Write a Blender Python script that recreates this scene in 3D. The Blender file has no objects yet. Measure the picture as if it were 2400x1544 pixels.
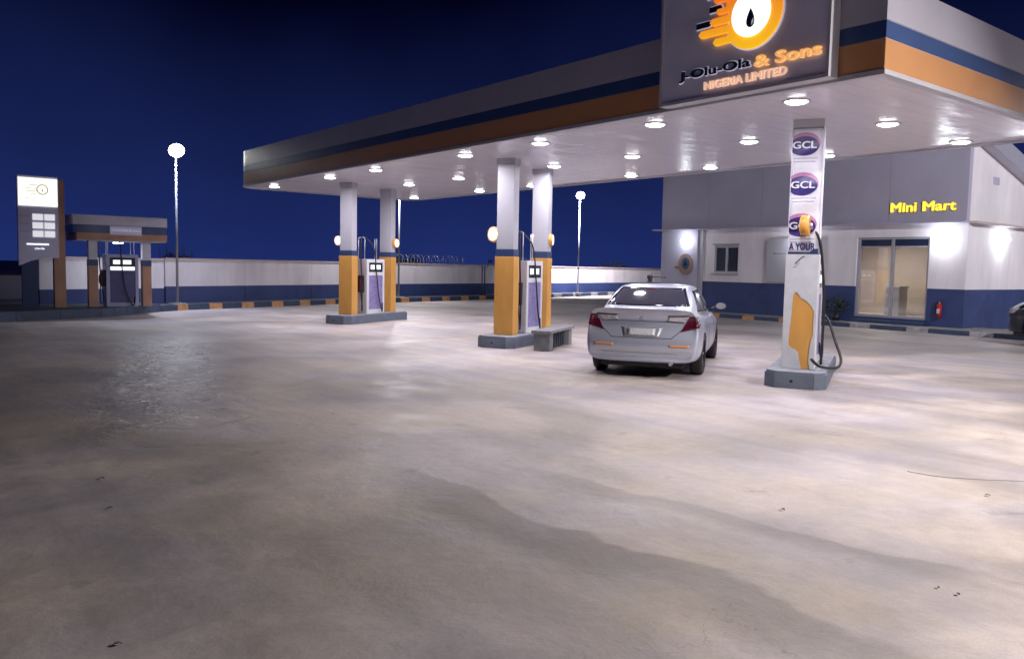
import bpy, bmesh, math, random
from math import sin, cos, pi, radians as R
from mathutils import Vector, Matrix
from mathutils.bvhtree import BVHTree
random.seed(7)
D = bpy.data
scene = bpy.context.scene
COL = scene.collection

# ---------------------------------------------------------------- camera
# world: x runs across the canopy (towards the shop), y along the canopy, z up, metres
AZ = R(38.4); F, P, RO, CH = 1914.0, R(4.41), R(1.14), 1.72
SBv = Vector((cos(AZ), sin(AZ), 0)); LAv = Vector((-sin(AZ), cos(AZ), 0))
def st(v): return Vector((v.dot(SBv), v.dot(LAv), v.z))
_x = Vector((1, 0, 0)); _u = Vector((0, sin(P), cos(P))); _f = Vector((0, cos(P), -sin(P)))
CX = st(_x*cos(RO) + _u*sin(RO)); CU = st(_u*cos(RO) - _x*sin(RO)); CF = st(_f)
cam_d = D.cameras.new('camera'); cam = D.objects.new('camera', cam_d); COL.objects.link(cam)
m3 = Matrix((CX, CU, -CF)).transposed()
cam.matrix_world = Matrix.Translation((0, 0, CH)) @ m3.to_4x4()
cam_d.sensor_width = 36; cam_d.lens = F/2400*36; cam_d.clip_start = .05; cam_d.clip_end = 2000
scene.camera = cam

# ---------------------------------------------------------------- world: night sky glow
world = D.worlds.new('World'); scene.world = world; world.use_nodes = True
wt = world.node_tree; wt.nodes.clear()
wo = wt.nodes.new('ShaderNodeOutputWorld'); bg = wt.nodes.new('ShaderNodeBackground')
tc = wt.nodes.new('ShaderNodeTexCoord'); sep = wt.nodes.new('ShaderNodeSeparateXYZ')
rp = wt.nodes.new('ShaderNodeValToRGB'); nz = wt.nodes.new('ShaderNodeTexNoise')
nz.inputs['Scale'].default_value = 2.2; nz.inputs['Detail'].default_value = 3
ma = wt.nodes.new('ShaderNodeMath'); ma.operation = 'MULTIPLY_ADD'
ma.inputs[1].default_value = .22; 
wt.links.new(tc.outputs['Generated'], sep.inputs[0]); wt.links.new(tc.outputs['Generated'], nz.inputs['Vector'])
wt.links.new(nz.outputs['Fac'], ma.inputs[0]); wt.links.new(sep.outputs['Z'], ma.inputs[2])
rp.color_ramp.elements[0].position = .08; rp.color_ramp.elements[0].color = (.0125, .0250, .1350, 1)
rp.color_ramp.elements[1].position = .42; rp.color_ramp.elements[1].color = (.0005, .0008, .0085, 1)
e = rp.color_ramp.elements.new(.22); e.color = (.0075, .0140, .0740, 1)
wt.links.new(ma.outputs[0], rp.inputs['Fac']); wt.links.new(rp.outputs['Color'], bg.inputs['Color'])
bg.inputs['Strength'].default_value = .80
wt.links.new(bg.outputs[0], wo.inputs[0])

scene.view_settings.view_transform = 'Standard'; scene.view_settings.look = 'None'
scene.view_settings.exposure = 0.45; scene.view_settings.gamma = 1.0
scene.cycles.use_denoising = True
scene.cycles.max_bounces = 6
scene.cycles.sample_clamp_indirect = 4.0

# light levels (watts)
W_SOFFIT = 37; W_WALL = 9; W_POLE = 150; W_ASSUMED_FLOOD = 1180

# ---------------------------------------------------------------- materials
def mat(name, col, rough=.6, metal=0., var=.0, vscale=2., bump=0., bscale=40., rvar=0., emit=None, es=0., spec=.5, coat=0., alpha=1., vsc=None):
    m = D.materials.new(name); m.use_nodes = True; nt = m.node_tree
    b = nt.nodes['Principled BSDF']
    b.inputs['Roughness'].default_value = rough; b.inputs['Metallic'].default_value = metal
    b.inputs['Specular IOR Level'].default_value = spec; b.inputs['Coat Weight'].default_value = coat
    b.inputs['Coat Roughness'].default_value = .08
    c = (*col, 1)
    b.inputs['Base Color'].default_value = c
    if emit: b.inputs['Emission Color'].default_value = (*emit, 1); b.inputs['Emission Strength'].default_value = es
    if alpha < 1: b.inputs['Alpha'].default_value = alpha
    t = nt.nodes.new('ShaderNodeTexCoord')
    def noise(s, d=5, rgh=.6, sc=None):
        n = nt.nodes.new('ShaderNodeTexNoise'); n.inputs['Scale'].default_value = s
        n.inputs['Detail'].default_value = d; n.inputs['Roughness'].default_value = rgh
        if sc:
            mp = nt.nodes.new('ShaderNodeMapping'); mp.inputs['Scale'].default_value = sc
            nt.links.new(t.outputs['Object'], mp.inputs[0]); nt.links.new(mp.outputs[0], n.inputs['Vector'])
        else: nt.links.new(t.outputs['Object'], n.inputs['Vector'])
        return n
    if var:
        n = noise(vscale, sc=vsc); mx = nt.nodes.new('ShaderNodeMix'); mx.data_type = 'RGBA'
        r = nt.nodes.new('ShaderNodeMapRange'); r.inputs[1].default_value = .3; r.inputs[2].default_value = .7
        nt.links.new(n.outputs['Fac'], r.inputs[0]); nt.links.new(r.outputs[0], mx.inputs[0])
        mx.inputs[6].default_value = (*[x*(1-var) for x in col], 1); mx.inputs[7].default_value = (*[min(1, x*(1+var)) for x in col], 1)
        nt.links.new(mx.outputs[2], b.inputs['Base Color'])
    if rvar:
        n = noise(vscale*2.3); r = nt.nodes.new('ShaderNodeMapRange'); r.inputs[1].default_value = .3; r.inputs[2].default_value = .7
        r.inputs[3].default_value = max(.02, rough-rvar); r.inputs[4].default_value = min(1, rough+rvar)
        nt.links.new(n.outputs['Fac'], r.inputs[0]); nt.links.new(r.outputs[0], b.inputs['Roughness'])
    if bump:
        n = noise(bscale, 3); bp = nt.nodes.new('ShaderNodeBump'); bp.inputs['Strength'].default_value = bump; bp.inputs['Distance'].default_value = .01
        nt.links.new(n.outputs['Fac'], bp.inputs['Height']); nt.links.new(bp.outputs[0], b.inputs['Normal'])
    return m

M = {}
M['white_paint'] = mat('white_paint', (.43, .425, .48), .5, var=.05, vscale=1.5, bump=.15, rvar=.1)
M['wall_white'] = mat('wall_white', (.76, .71, .75), .75, var=.13, vscale=1.1, vsc=(1.2, 1.2, .3), bump=.3, bscale=25)
M['wall_navy'] = mat('wall_navy', (.034, .055, .17), .55, var=.18, vscale=1.2, bump=.3, bscale=25, rvar=.12)
M['coping'] = mat('coping', (.55, .44, .42), .8, var=.15, vscale=3)
M['navy'] = mat('navy_paint', (.028, .052, .135), .45, var=.15, vscale=2, rvar=.12)
M['navy_kerb'] = mat('navy_kerb_paint', (.035, .055, .11), .6, var=.3, vscale=5, bump=.3)
M['orange_kerb'] = mat('orange_kerb_paint', (.52, .27, .12), .6, var=.25, vscale=5, bump=.3)
M['white_kerb'] = mat('white_kerb_paint', (.34, .33, .35), .6, var=.35, vscale=5, bump=.3)
M['orange'] = mat('orange_paint', (.61, .31, .075), .46, var=.10, vscale=2.0, vsc=(1.5, 1.5, .5), rvar=.1)
M['fascia_orange'] = mat('fascia_orange', (.50, .24, .10), .38, var=.06, vscale=1, rvar=.06)
M['fascia_blue'] = mat('fascia_blue', (.032, .065, .19), .35, var=.1, vscale=1, rvar=.06)
M['fascia_white'] = mat('fascia_white', (.38, .37, .45), .38, var=.05, vscale=1, rvar=.06)
M['clad_grey'] = mat('grey_cladding', (.46, .44, .56), .5, var=.08, vscale=.8, rvar=.08)
M['sign_grey'] = mat('sign_grey', (.70, .70, .90), .45, var=.06, vscale=1.5, rvar=.06)
M['frame_grey'] = mat('frame_grey', (.46, .46, .52), .4)
M['island'] = mat('island_grey_paint', (.125, .15, .20), .6, var=.15, vscale=4, bump=.4)
M['island_top'] = mat('island_concrete', (.24, .25, .29), .75, var=.2, vscale=6, bump=.4)
M['concrete'] = mat('concrete', (.20, .20, .21), .85, var=.22, vscale=6, bump=.6)
M['dark_concrete'] = mat('dark_concrete', (.055, .062, .085), .85, var=.25, vscale=2, bump=.5)
M['pave'] = mat('pavement_concrete', (.22, .21, .21), .8, var=.2, vscale=2, bump=.5)
M['steel'] = mat('steel', (.55, .55, .57), .35, metal=.8, var=.1, vscale=8)
M['pole'] = mat('pole_paint', (.24, .24, .27), .55, metal=.1, var=.1)
M['black'] = mat('black_rubber', (.012, .012, .016), .55, bump=.1)
M['dark'] = mat('dark_plastic', (.02, .021, .03), .4, rvar=.1)
M['maroon'] = mat('maroon_nozzle', (.10, .012, .022), .35)
M['pump_body'] = mat('pump_body', (.66, .66, .70), .35, var=.04, rvar=.08)
M['pump_side'] = mat('pump_side', (.48, .48, .54), .4, var=.05)
M['poster_lilac'] = mat('poster_lilac', (.24, .21, .42), .4, var=.35, vscale=14)
M['poster_navy'] = mat('poster_navy', (.05, .055, .16), .35, var=.15, vscale=6)
M['display'] = mat('display_glass', (.02, .03, .04), .15)
M['digits'] = mat('lit_digits', (.6, .6, .6), .4, emit=(.9, .95, 1.0), es=0.81)
M['lit_strip'] = mat('lit_strip', (.8, .8, .8), .4, emit=(.85, .9, 1.0), es=0.95)
M['lens'] = mat('lamp_lens', (.9, .9, .9), .3, emit=(.97, .96, 1.0), es=14)
M['lens_hot'] = mat('flood_lens', (.9, .9, .9), .3, emit=(1.0, 1.0, .92), es=26)
M['lens_wall'] = mat('wall_lens', (.9, .9, .9), .3, emit=(.88, .95, 1.0), es=22)
M['globe_cream'] = mat('disc_face_cream', (.9, .8, .62), .4, emit=(1.0, .76, .50), es=0.45)
M['globe_white'] = mat('disc_face_white', (.9, .85, .8), .4, emit=(1.0, .88, .80), es=0.88)
M['globe_off'] = mat('disc_face_orange', (.80, .40, .08), .4, emit=(1.0, .5, .1), es=.08)
M['rust_orange'] = mat('faded_orange', (.40, .22, .14), .5, var=.15)
M['dull_white'] = mat('dull_white', (.55, .54, .63), .5, var=.1)
M['blue_grey'] = mat('blue_grey_pump', (.30, .31, .46), .4, var=.1)
M['rim'] = mat('disc_rim', (.75, .36, .07), .4)
M['logo_white'] = mat('logo_lit_white', (.9, .9, .9), .4, emit=(1.0, .99, .93), es=1.17)
M['logo_navy'] = mat('logo_navy', (.012, .018, .05), .3)
M['outline_white'] = mat('letter_edge_white', (.85, .85, .9), .4, emit=(.8, .8, 1.0), es=0.22)
M['letters_orange'] = mat('lit_letters_orange', (.85, .5, .2), .4, emit=(1.0, .50, .16), es=0.55)
M['letters_pale'] = mat('lit_letters_pale', (.85, .6, .45), .4, emit=(1.0, .62, .42), es=0.45)
M['mini'] = mat('lit_letters_yellow', (.9, .8, .1), .4, emit=(1.0, .80, .06), es=0.84)
M['mini_edge'] = mat('letter_returns', (.5, .25, .06), .5)
M['price_white'] = mat('lit_price_panel', (.9, .9, .9), .4, emit=(1.0, 1.0, .90), es=0.84)
M['price_mark'] = mat('price_panel_mark', (.35, .33, .2), .5, emit=(.6, .55, .3), es=.35)
M['price_tile'] = mat('lit_price_tile', (.5, .5, .5), .4, emit=(.95, .95, 1.0), es=0.50)
M['glass'] = mat('window_glass', (.06, .07, .09), .08, spec=.7)
M['transom'] = mat('transom_glass', (.016, .026, .06), .1, spec=.7)
M['alu'] = mat('aluminium', (.42, .42, .47), .35, metal=.3)
M['tan'] = mat('room_tan', (.52, .44, .38), .8, var=.06)
M['room_floor'] = mat('room_floor_tiles', (.5, .44, .38), .3, var=.08)
M['leaf'] = mat('leaf_green', (.035, .05, .04), .6, var=.4, vscale=3)
M['bark'] = mat('bark', (.05, .045, .04), .9)
M['litter_dark'] = mat('dry_leaf', (.07, .055, .05), .8)
M['paper'] = mat('paper', (.55, .62, .72), .6, var=.3, vscale=60)
M['red'] = mat('extinguisher_red', (.45, .02, .025), .35)
M['banner'] = mat('banner_vinyl', (.70, .70, .78), .38, var=.05, vscale=5, bump=.35, bscale=6)
M['banner_purple'] = mat('banner_purple', (.035, .022, .16), .4, var=.2, vscale=8)
M['banner_pink'] = mat('banner_pink', (.45, .20, .38), .45)
M['banner_grey'] = mat('banner_grey_print', (.40, .40, .50), .5)
M['wrap'] = mat('scuffed_white_wrap', (.52, .54, .58), .5, var=.10, vscale=4, bump=.35, bscale=7, rvar=.1)

# logo ring gradient: yellow at the foot, deep orange at the head (a printed gradient)
def ring_mat(z0, z1):
    m = D.materials.new('logo_orange_gradient'); m.use_nodes = True; nt = m.node_tree; b = nt.nodes['Principled BSDF']
    t = nt.nodes.new('ShaderNodeTexCoord'); s = nt.nodes.new('ShaderNodeSeparateXYZ'); r = nt.nodes.new('ShaderNodeMapRange')
    c = nt.nodes.new('ShaderNodeValToRGB')
    nt.links.new(t.outputs['Object'], s.inputs[0]); nt.links.new(s.outputs['Z'], r.inputs[0])
    r.inputs[1].default_value = z0; r.inputs[2].default_value = z1; nt.links.new(r.outputs[0], c.inputs['Fac'])
    c.color_ramp.elements[0].color = (1.0, .55, .015, 1); c.color_ramp.elements[1].color = (.85, .16, .02, 1)
    nt.links.new(c.outputs['Color'], b.inputs['Base Color']); nt.links.new(c.outputs['Color'], b.inputs['Emission Color'])
    b.inputs['Emission Strength'].default_value = .6
    return m
M['ring'] = ring_mat(4.5, 5.3)

def soffit_mat():
    m = mat('soffit_panels', (.50, .46, .50), .22, spec=.6); nt = m.node_tree; b = nt.nodes['Principled BSDF']
    t = nt.nodes.new('ShaderNodeTexCoord'); mp = nt.nodes.new('ShaderNodeMapping'); nt.links.new(t.outputs['Object'], mp.inputs[0])
    n = nt.nodes.new('ShaderNodeTexNoise'); n.inputs['Scale'].default_value = 1.0; n.inputs['Detail'].default_value = 2
    mp.inputs['Scale'].default_value = (.55, 1.5, 1)
    nt.links.new(mp.outputs[0], n.inputs['Vector'])
    # long panel joints every 0.3 m
    s = nt.nodes.new('ShaderNodeSeparateXYZ'); nt.links.new(t.outputs['Object'], s.inputs[0])
    fr = nt.nodes.new('ShaderNodeMath'); fr.operation = 'PINGPONG'; fr.inputs[1].default_value = .15
    nt.links.new(s.outputs['Y'], fr.inputs[0])
    lt = nt.nodes.new('ShaderNodeMath'); lt.operation = 'GREATER_THAN'; lt.inputs[1].default_value = .006; nt.links.new(fr.outputs[0], lt.inputs[0])
    add = nt.nodes.new('ShaderNodeMath'); add.operation = 'MULTIPLY_ADD'; add.inputs[1].default_value = .16
    nt.links.new(lt.outputs[0], add.inputs[0]); nt.links.new(n.outputs['Fac'], add.inputs[2])
    bp = nt.nodes.new('ShaderNodeBump'); bp.inputs['Strength'].default_value = .75; bp.inputs['Distance'].default_value = .04
    nt.links.new(add.outputs[0], bp.inputs['Height']); nt.links.new(bp.outputs[0], b.inputs['Normal'])
    mx = nt.nodes.new('ShaderNodeMix'); mx.data_type = 'RGBA'; nt.links.new(lt.outputs[0], mx.inputs[0])
    mx.inputs[6].default_value = (.54, .50, .60, 1); mx.inputs[7].default_value = (.72, .68, .77, 1)
    nt.links.new(mx.outputs[2], b.inputs['Base Color'])
    return m
M['soffit'] = soffit_mat()

def ground_mat():
    m = D.materials.new('stained_concrete_apron'); m.use_nodes = True; nt = m.node_tree; b = nt.nodes['Principled BSDF']
    L = nt.links.new; N = nt.nodes.new
    t = N('ShaderNodeTexCoord')
    def noise(s, d, r=.55, sc=(1, 1, 1), dist=0.):
        mp = N('ShaderNodeMapping'); mp.inputs['Scale'].default_value = sc; L(t.outputs['Object'], mp.inputs[0])
        n = N('ShaderNodeTexNoise'); n.inputs['Scale'].default_value = s; n.inputs['Detail'].default_value = d; n.inputs['Roughness'].default_value = r
        n.inputs['Distortion'].default_value = dist
        L(mp.outputs[0], n.inputs['Vector']); return n
    def rng(src, a, bb, c, d):
        r = N('ShaderNodeMapRange'); r.inputs[1].default_value = a; r.inputs[2].default_value = bb; r.inputs[3].default_value = c; r.inputs[4].default_value = d
        r.interpolation_type = 'SMOOTHSTEP'; L(src, r.inputs[0]); return r.outputs[0]
    def mul(a, c):
        x = N('ShaderNodeMath'); x.operation = 'MULTIPLY'
        L(a, x.inputs[0])
        if isinstance(c, float): x.inputs[1].default_value = c
        else: L(c, x.inputs[1])
        return x.outputs[0]
    big = noise(.38, 4, .5, dist=.6); mid = noise(1.5, 5, .62, dist=.4); fine = noise(9, 5, .7); grit = noise(70, 3, .6)
    v = mul(rng(big.outputs['Fac'], .36, .64, .76, 1.14), rng(mid.outputs['Fac'], .3, .7, .88, 1.10))
    v = mul(v, rng(fine.outputs['Fac'], .3, .75, .93, 1.05)); v = mul(v, rng(grit.outputs['Fac'], .25, .75, .92, 1.07))
    # shade of a slab step painted as dark bands (S ~ 3.5..4 running along y), with an uneven crisp edge
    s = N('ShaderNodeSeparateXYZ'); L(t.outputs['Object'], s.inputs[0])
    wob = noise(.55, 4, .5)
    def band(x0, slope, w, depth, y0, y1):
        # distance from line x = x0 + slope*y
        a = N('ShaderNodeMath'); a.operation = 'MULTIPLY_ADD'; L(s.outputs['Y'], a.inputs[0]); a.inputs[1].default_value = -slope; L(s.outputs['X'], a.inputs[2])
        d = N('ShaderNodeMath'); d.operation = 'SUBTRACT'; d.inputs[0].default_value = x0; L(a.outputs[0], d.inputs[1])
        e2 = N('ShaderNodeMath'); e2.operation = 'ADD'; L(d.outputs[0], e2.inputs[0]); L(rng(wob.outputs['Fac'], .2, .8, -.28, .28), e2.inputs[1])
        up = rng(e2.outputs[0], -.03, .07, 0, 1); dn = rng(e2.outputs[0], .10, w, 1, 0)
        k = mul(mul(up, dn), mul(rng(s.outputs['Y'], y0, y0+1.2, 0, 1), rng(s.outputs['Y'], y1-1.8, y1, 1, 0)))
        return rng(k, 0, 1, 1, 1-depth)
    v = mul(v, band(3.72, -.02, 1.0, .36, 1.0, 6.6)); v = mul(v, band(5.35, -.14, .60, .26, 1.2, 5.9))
    # tyre tracks polished darker along the driving lanes
    tr = noise(.8, 3, .5, (3.2, .25, 1)); v = mul(v, rng(tr.outputs['Fac'], .35, .7, 1.04, .90))
    dn_ = noise(.35, 5, .6); s1 = N('ShaderNodeMath'); s1.operation = 'MULTIPLY_ADD'; L(dn_.outputs['Fac'], s1.inputs[0]); s1.inputs[1].default_value = 5.0; L(s.outputs['X'], s1.inputs[2])  # stained zone at low x, its colour also carrying the dimmer light there
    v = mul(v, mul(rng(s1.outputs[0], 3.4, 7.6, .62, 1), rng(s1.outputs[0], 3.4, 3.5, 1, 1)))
    # hair cracks
    vo = N('ShaderNodeTexVoronoi'); vo.feature = 'DISTANCE_TO_EDGE'; vo.inputs['Scale'].default_value = .23
    wv = N('ShaderNodeVectorMath'); wv.operation = 'ADD'; L(t.outputs['Object'], wv.inputs[0])
    wn = noise(1.3, 5, .65); sc = N('ShaderNodeVectorMath'); sc.operation = 'SCALE'; sc.inputs['Scale'].default_value = 1.1; L(wn.outputs['Color'], sc.inputs[0]); L(sc.outputs[0], wv.inputs[1])
    L(wv.outputs[0], vo.inputs['Vector'])
    ck = rng(vo.outputs['Distance'], .0, .0016, 0, 1)
    gate = rng(noise(.7, 2).outputs['Fac'], .50, .58, 1, 0)
    mxm = N('ShaderNodeMath'); mxm.operation = 'MAXIMUM'; L(ck, mxm.inputs[0]); L(gate, mxm.inputs[1])
    v = mul(v, rng(mxm.outputs[0], 0, 1, .72, 1))
    # oil spots
    ov = N('ShaderNodeTexVoronoi'); ov.inputs['Scale'].default_value = 1.1; L(wv.outputs[0], ov.inputs['Vector'])
    v = mul(v, rng(ov.outputs['Distance'], .03, .12, .78, 1))
    col = N('ShaderNodeMix'); col.data_type = 'RGBA'
    hue = noise(.6, 3); L(rng(hue.outputs['Fac'], .35, .65, 0, 1), col.inputs[0])
    col.inputs[6].default_value = (.385, .345, .370, 1); col.inputs[7].default_value = (.440, .380, .345, 1)
    mc = N('ShaderNodeVectorMath'); mc.operation = 'SCALE'; L(col.outputs[2], mc.inputs[0]); L(v, mc.inputs['Scale'])
    L(mc.outputs[0], b.inputs['Base Color'])
    rr = rng(mid.outputs['Fac'], .3, .7, .46, .70)
    def lin(px, py, qx, qy, w):   # worn, damp polished strip: 1 inside
        dx, dy = qx-px, qy-py; ln = math.hypot(dx, dy); dx /= ln; dy /= ln
        dp = N('ShaderNodeVectorMath'); dp.operation = 'DOT_PRODUCT'; L(t.outputs['Object'], dp.inputs[0]); dp.inputs[1].default_value = (-dy, dx, 0)
        da = N('ShaderNodeVectorMath'); da.operation = 'DOT_PRODUCT'; L(t.outputs['Object'], da.inputs[0]); da.inputs[1].default_value = (dx, dy, 0)
        c0 = -dy*px+dx*py; a0 = dx*px+dy*py
        sb = N('ShaderNodeMath'); sb.operation = 'SUBTRACT'; L(dp.outputs['Value'], sb.inputs[0]); sb.inputs[1].default_value = c0
        ab = N('ShaderNodeMath'); ab.operation = 'ABSOLUTE'; L(sb.outputs[0], ab.inputs[0])
        return mul(rng(ab.outputs[0], w*.4, w, 1, 0), mul(rng(da.outputs['Value'], a0-1, a0+1.2, 0, 1), rng(da.outputs['Value'], a0+ln-2, a0+ln+2, 1, 0)))
    wet = mul(lin(2.3, 8.2, 5.2, 18.5, 1.3), rng(mid.outputs['Fac'], .36, .52, .25, 1))
    rw = N('ShaderNodeMath'); rw.operation = 'MULTIPLY_ADD'; L(wet, rw.inputs[0]); rw.inputs[1].default_value = -.33; L(rr, rw.inputs[2])
    L(rw.outputs[0], b.inputs['Roughness'])
    wbs = rng(wet, 0, 1, .35, 1.0); b.inputs['Specular IOR Level'].default_value = .5
    bp = N('ShaderNodeBump'); bp.inputs['Strength'].default_value = .35; bp.inputs['Distance'].default_value = .04
    hs = N('ShaderNodeMath'); hs.operation = 'MULTIPLY_ADD'; hs.inputs[1].default_value = .25; L(fine.outputs['Fac'], hs.inputs[0]); L(mid.outputs['Fac'], hs.inputs[2])
    h2 = N('ShaderNodeMath'); h2.operation = 'MULTIPLY_ADD'; h2.inputs[1].default_value = .03; L(grit.outputs['Fac'], h2.inputs[0]); L(hs.outputs[0], h2.inputs[2])
    L(wbs, bp.inputs['Strength']); rip = noise(1.9, 4, .6, (1.6, .8, 1), .8); h3 = N('ShaderNodeMath'); h3.operation = 'ADD'; L(h2.outputs[0], h3.inputs[0]); L(mul(mul(rip.outputs['Fac'], wet), .45), h3.inputs[1])
    L(h3.outputs[0], bp.inputs['Height']); L(bp.outputs[0], b.inputs['Normal'])
    return m
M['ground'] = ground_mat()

# ---------------------------------------------------------------- mesh helpers
class MB:
    """collects shapes in one bmesh; every shape names its material"""
    def __init__(s): s.bm = bmesh.new(); s.mats = []
    def mi(s, m):
        if m not in s.mats: s.mats.append(m)
        return s.mats.index(m)
    def face(s, pts, m, smooth=False):
        vs = [s.bm.verts.new(p) for p in pts]; f = s.bm.faces.new(vs); f.material_index = s.mi(m); f.smooth = smooth; return f
    def box(s, x0, x1, y0, y1, z0, z1, m, bev=0.):
        b2 = bmesh.new(); bmesh.ops.create_cube(b2, size=1)
        for v in b2.verts: v.co = Vector((x0+(v.co.x+.5)*(x1-x0), y0+(v.co.y+.5)*(y1-y0), z0+(v.co.z+.5)*(z1-z0)))
        if bev: bmesh.ops.bevel(b2, geom=b2.edges[:], offset=bev, segments=2, profile=.7, affect='EDGES')
        s.merge(b2, m); return s
    def merge(s, b2, m, mtx=None, smooth=None):
        i = s.mi(m); vm = {}
        for v in b2.verts: vm[v] = s.bm.verts.new(mtx @ v.co if mtx else v.co)
        for f in b2.faces:
            try: g = s.bm.faces.new([vm[v] for v in f.verts])
            except ValueError: continue
            g.material_index = i; g.smooth = f.smooth if smooth is None else smooth
        b2.free()
    def prism(s, pts, h, m, mtx=None, bev=0., smooth=False):
        """polygon pts (2d) in the xy plane pushed up h, then placed by mtx"""
        b2 = bmesh.new(); a = [b2.verts.new((p[0], p[1], 0)) for p in pts]; c = [b2.verts.new((p[0], p[1], h)) for p in pts]
        n = len(pts); b2.faces.new(a[::-1]); b2.faces.new(c)
        for i in range(n):
            f = b2.faces.new((a[i], a[(i+1) % n], c[(i+1) % n], c[i])); f.smooth = smooth
        bmesh.ops.recalc_face_normals(b2, faces=b2.faces[:])
        if bev: bmesh.ops.bevel(b2, geom=[e for e in b2.edges if all(v.co.z > h-1e-6 for v in e.verts)], offset=bev, segments=2, affect='EDGES')
        s.merge(b2, m, mtx); return s
    def cyl(s, p0, p1, r0, m, r1=None, n=16, smooth=True):
        p0 = Vector(p0); p1 = Vector(p1); r1 = r0 if r1 is None else r1
        b2 = bmesh.new(); bmesh.ops.create_cone(b2, cap_ends=True, segments=n, radius1=r0, radius2=r1, depth=(p1-p0).length)
        for f in b2.faces: f.smooth = smooth and len(f.verts) == 4
        q = (p1-p0).to_track_quat('Z', 'Y').to_matrix().to_4x4()
        s.merge(b2, m, Matrix.Translation((p0+p1)/2) @ q); return s
    def tube(s, pts, r, m, n=8, sub=6):
        P_ = [Vector(p) for p in pts]; Q = []
        for i in range(len(P_)-1):
            a = P_[max(i-1, 0)]; b = P_[i]; c = P_[i+1]; d = P_[min(i+2, len(P_)-1)]
            for k in range(sub):
                t = k/sub; Q.append(.5*((2*b)+(c-a)*t+(2*a-5*b+4*c-d)*t*t+(3*b-a-3*c+d)*t**3))
        Q.append(P_[-1]); i0 = s.mi(m); prev = None; up = Vector((.3, .2, 1)).normalized()
        for i, p in enumerate(Q):
            tg = (Q[min(i+1, len(Q)-1)]-Q[max(i-1, 0)]).normalized()
            a = tg.cross(up); a = a.normalized() if a.length > 1e-4 else Vector((1, 0, 0)); b = tg.cross(a)
            ring = [s.bm.verts.new(p+(a*cos(2*pi*k/n)+b*sin(2*pi*k/n))*r) for k in range(n)]
            if prev:
                for k in range(n):
                    f = s.bm.faces.new((prev[k], prev[(k+1) % n], ring[(k+1) % n], ring[k])); f.material_index = i0; f.smooth = True
            else: s.bm.faces.new(ring).material_index = i0
            prev = ring
        s.bm.faces.new(prev[::-1]).material_index = i0; return s
    def mesh(s, name):
        bmesh.ops.recalc_face_normals(s.bm, faces=s.bm.faces[:])
        me = D.meshes.new(name); s.bm.to_mesh(me); s.bm.free()
        for m in s.mats: me.materials.append(M[m] if isinstance(m, str) else m)
        return me
    def build(s, name, parent=None, loc=None, rz=0.):
        o = D.objects.new(name, s.mesh(name)); COL.objects.link(o)
        if parent: o.parent = parent
        if loc is not None: o.location = loc
        if rz: o.rotation_euler.z = rz
        return o

def tag(o, label=None, cat=None, group=None, kind=None):
    if label: o['label'] = label
    if cat: o['category'] = cat
    if group: o['group'] = group
    if kind: o['kind'] = kind
    return o
def thing(name, loc, rz, label, cat, group=None):
    o = D.objects.new(name, None); COL.objects.link(o); o.location = loc; o.rotation_euler = (0, 0, rz); o.empty_display_size = .2
    return tag(o, label, cat, group)
def copy_tree(o, parent=None):
    c = o.copy(); COL.objects.link(c); c.parent = parent
    for ch in list(o.children): copy_tree(ch, c)
    return c
def area(parent, loc, w, size, color=(1, 1, 1), direction=(0, 0, -1), spread=180, name='light'):
    l = D.lights.new(name, 'AREA'); l.shape = 'DISK'; l.size = size; l.energy = w; l.color = color; l.spread = R(spread)
    o = D.objects.new(name, l); COL.objects.link(o); o.parent = parent; o.location = loc
    o.rotation_euler = Vector(direction).to_track_quat('-Z', 'Y').to_euler(); return o
def ngon(cx, cy, r, n=40, rx=None): return [(cx+(rx or r)*cos(2*pi*k/n), cy+r*sin(2*pi*k/n)) for k in range(n)]

# matrices that lay a drawing (x to the reader's right, y up, z to the reader) on a wall
FACE_S = lambda x: Matrix(((0, 0, -1, x), (-1, 0, 0, 0), (0, 1, 0, 0), (0, 0, 0, 1)))   # wall facing -x; drawing x = -y
FACE_L = lambda y: Matrix(((1, 0, 0, 0), (0, 0, -1, y), (0, 1, 0, 0), (0, 0, 0, 1)))     # wall facing -y; drawing x = x
def text(name, s, width, height, depth, m, mtx, parent, bold=.0, fat=.0):
    cu = D.curves.new(name, 'FONT'); cu.body = s; cu.size = 1; cu.extrude = .02; cu.offset = min(bold, .012); cu.resolution_u = 4
    cu.materials.append(M[m])
    tmp = D.objects.new(name+'_tmp', cu); COL.objects.link(tmp)
    dg = bpy.context.evaluated_depsgraph_get(); me = D.meshes.new_from_object(tmp.evaluated_get(dg)); D.objects.remove(tmp)
    xs = [v.co.x for v in me.vertices]; ys = [v.co.y for v in me.vertices]
    x0, x1, y0, y1 = min(xs), max(xs), min(ys), max(ys)
    for v in me.vertices:
        v.co = Vector(((v.co.x-x0)/(x1-x0)*width, (v.co.y-y0)/(y1-y0)*height, (v.co.z+.02)/.04*depth))
    if fat or bold:
        b_ = bmesh.new(); fa = fat or bold*height*.9
        for k, (dx, dz) in enumerate(((0, 0), (fa, .0), (-fa, 0), (fa*.5, fa*.5), (-fa*.5, -fa*.5))):
            t_ = me.copy(); t_.transform(Matrix.Translation((dx, dz, -.0009*k))); b_.from_mesh(t_); D.meshes.remove(t_)
        b_.to_mesh(me); b_.free()
    me.transform(mtx)
    o = D.objects.new(name, me); COL.objects.link(o); o.parent = parent
    return o

# ================================================================= SETTING
g = MB(); g.box(-300, 400, -300, 400, -.5, 0, 'ground'); tag(g.build('ground'), kind='structure')

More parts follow.
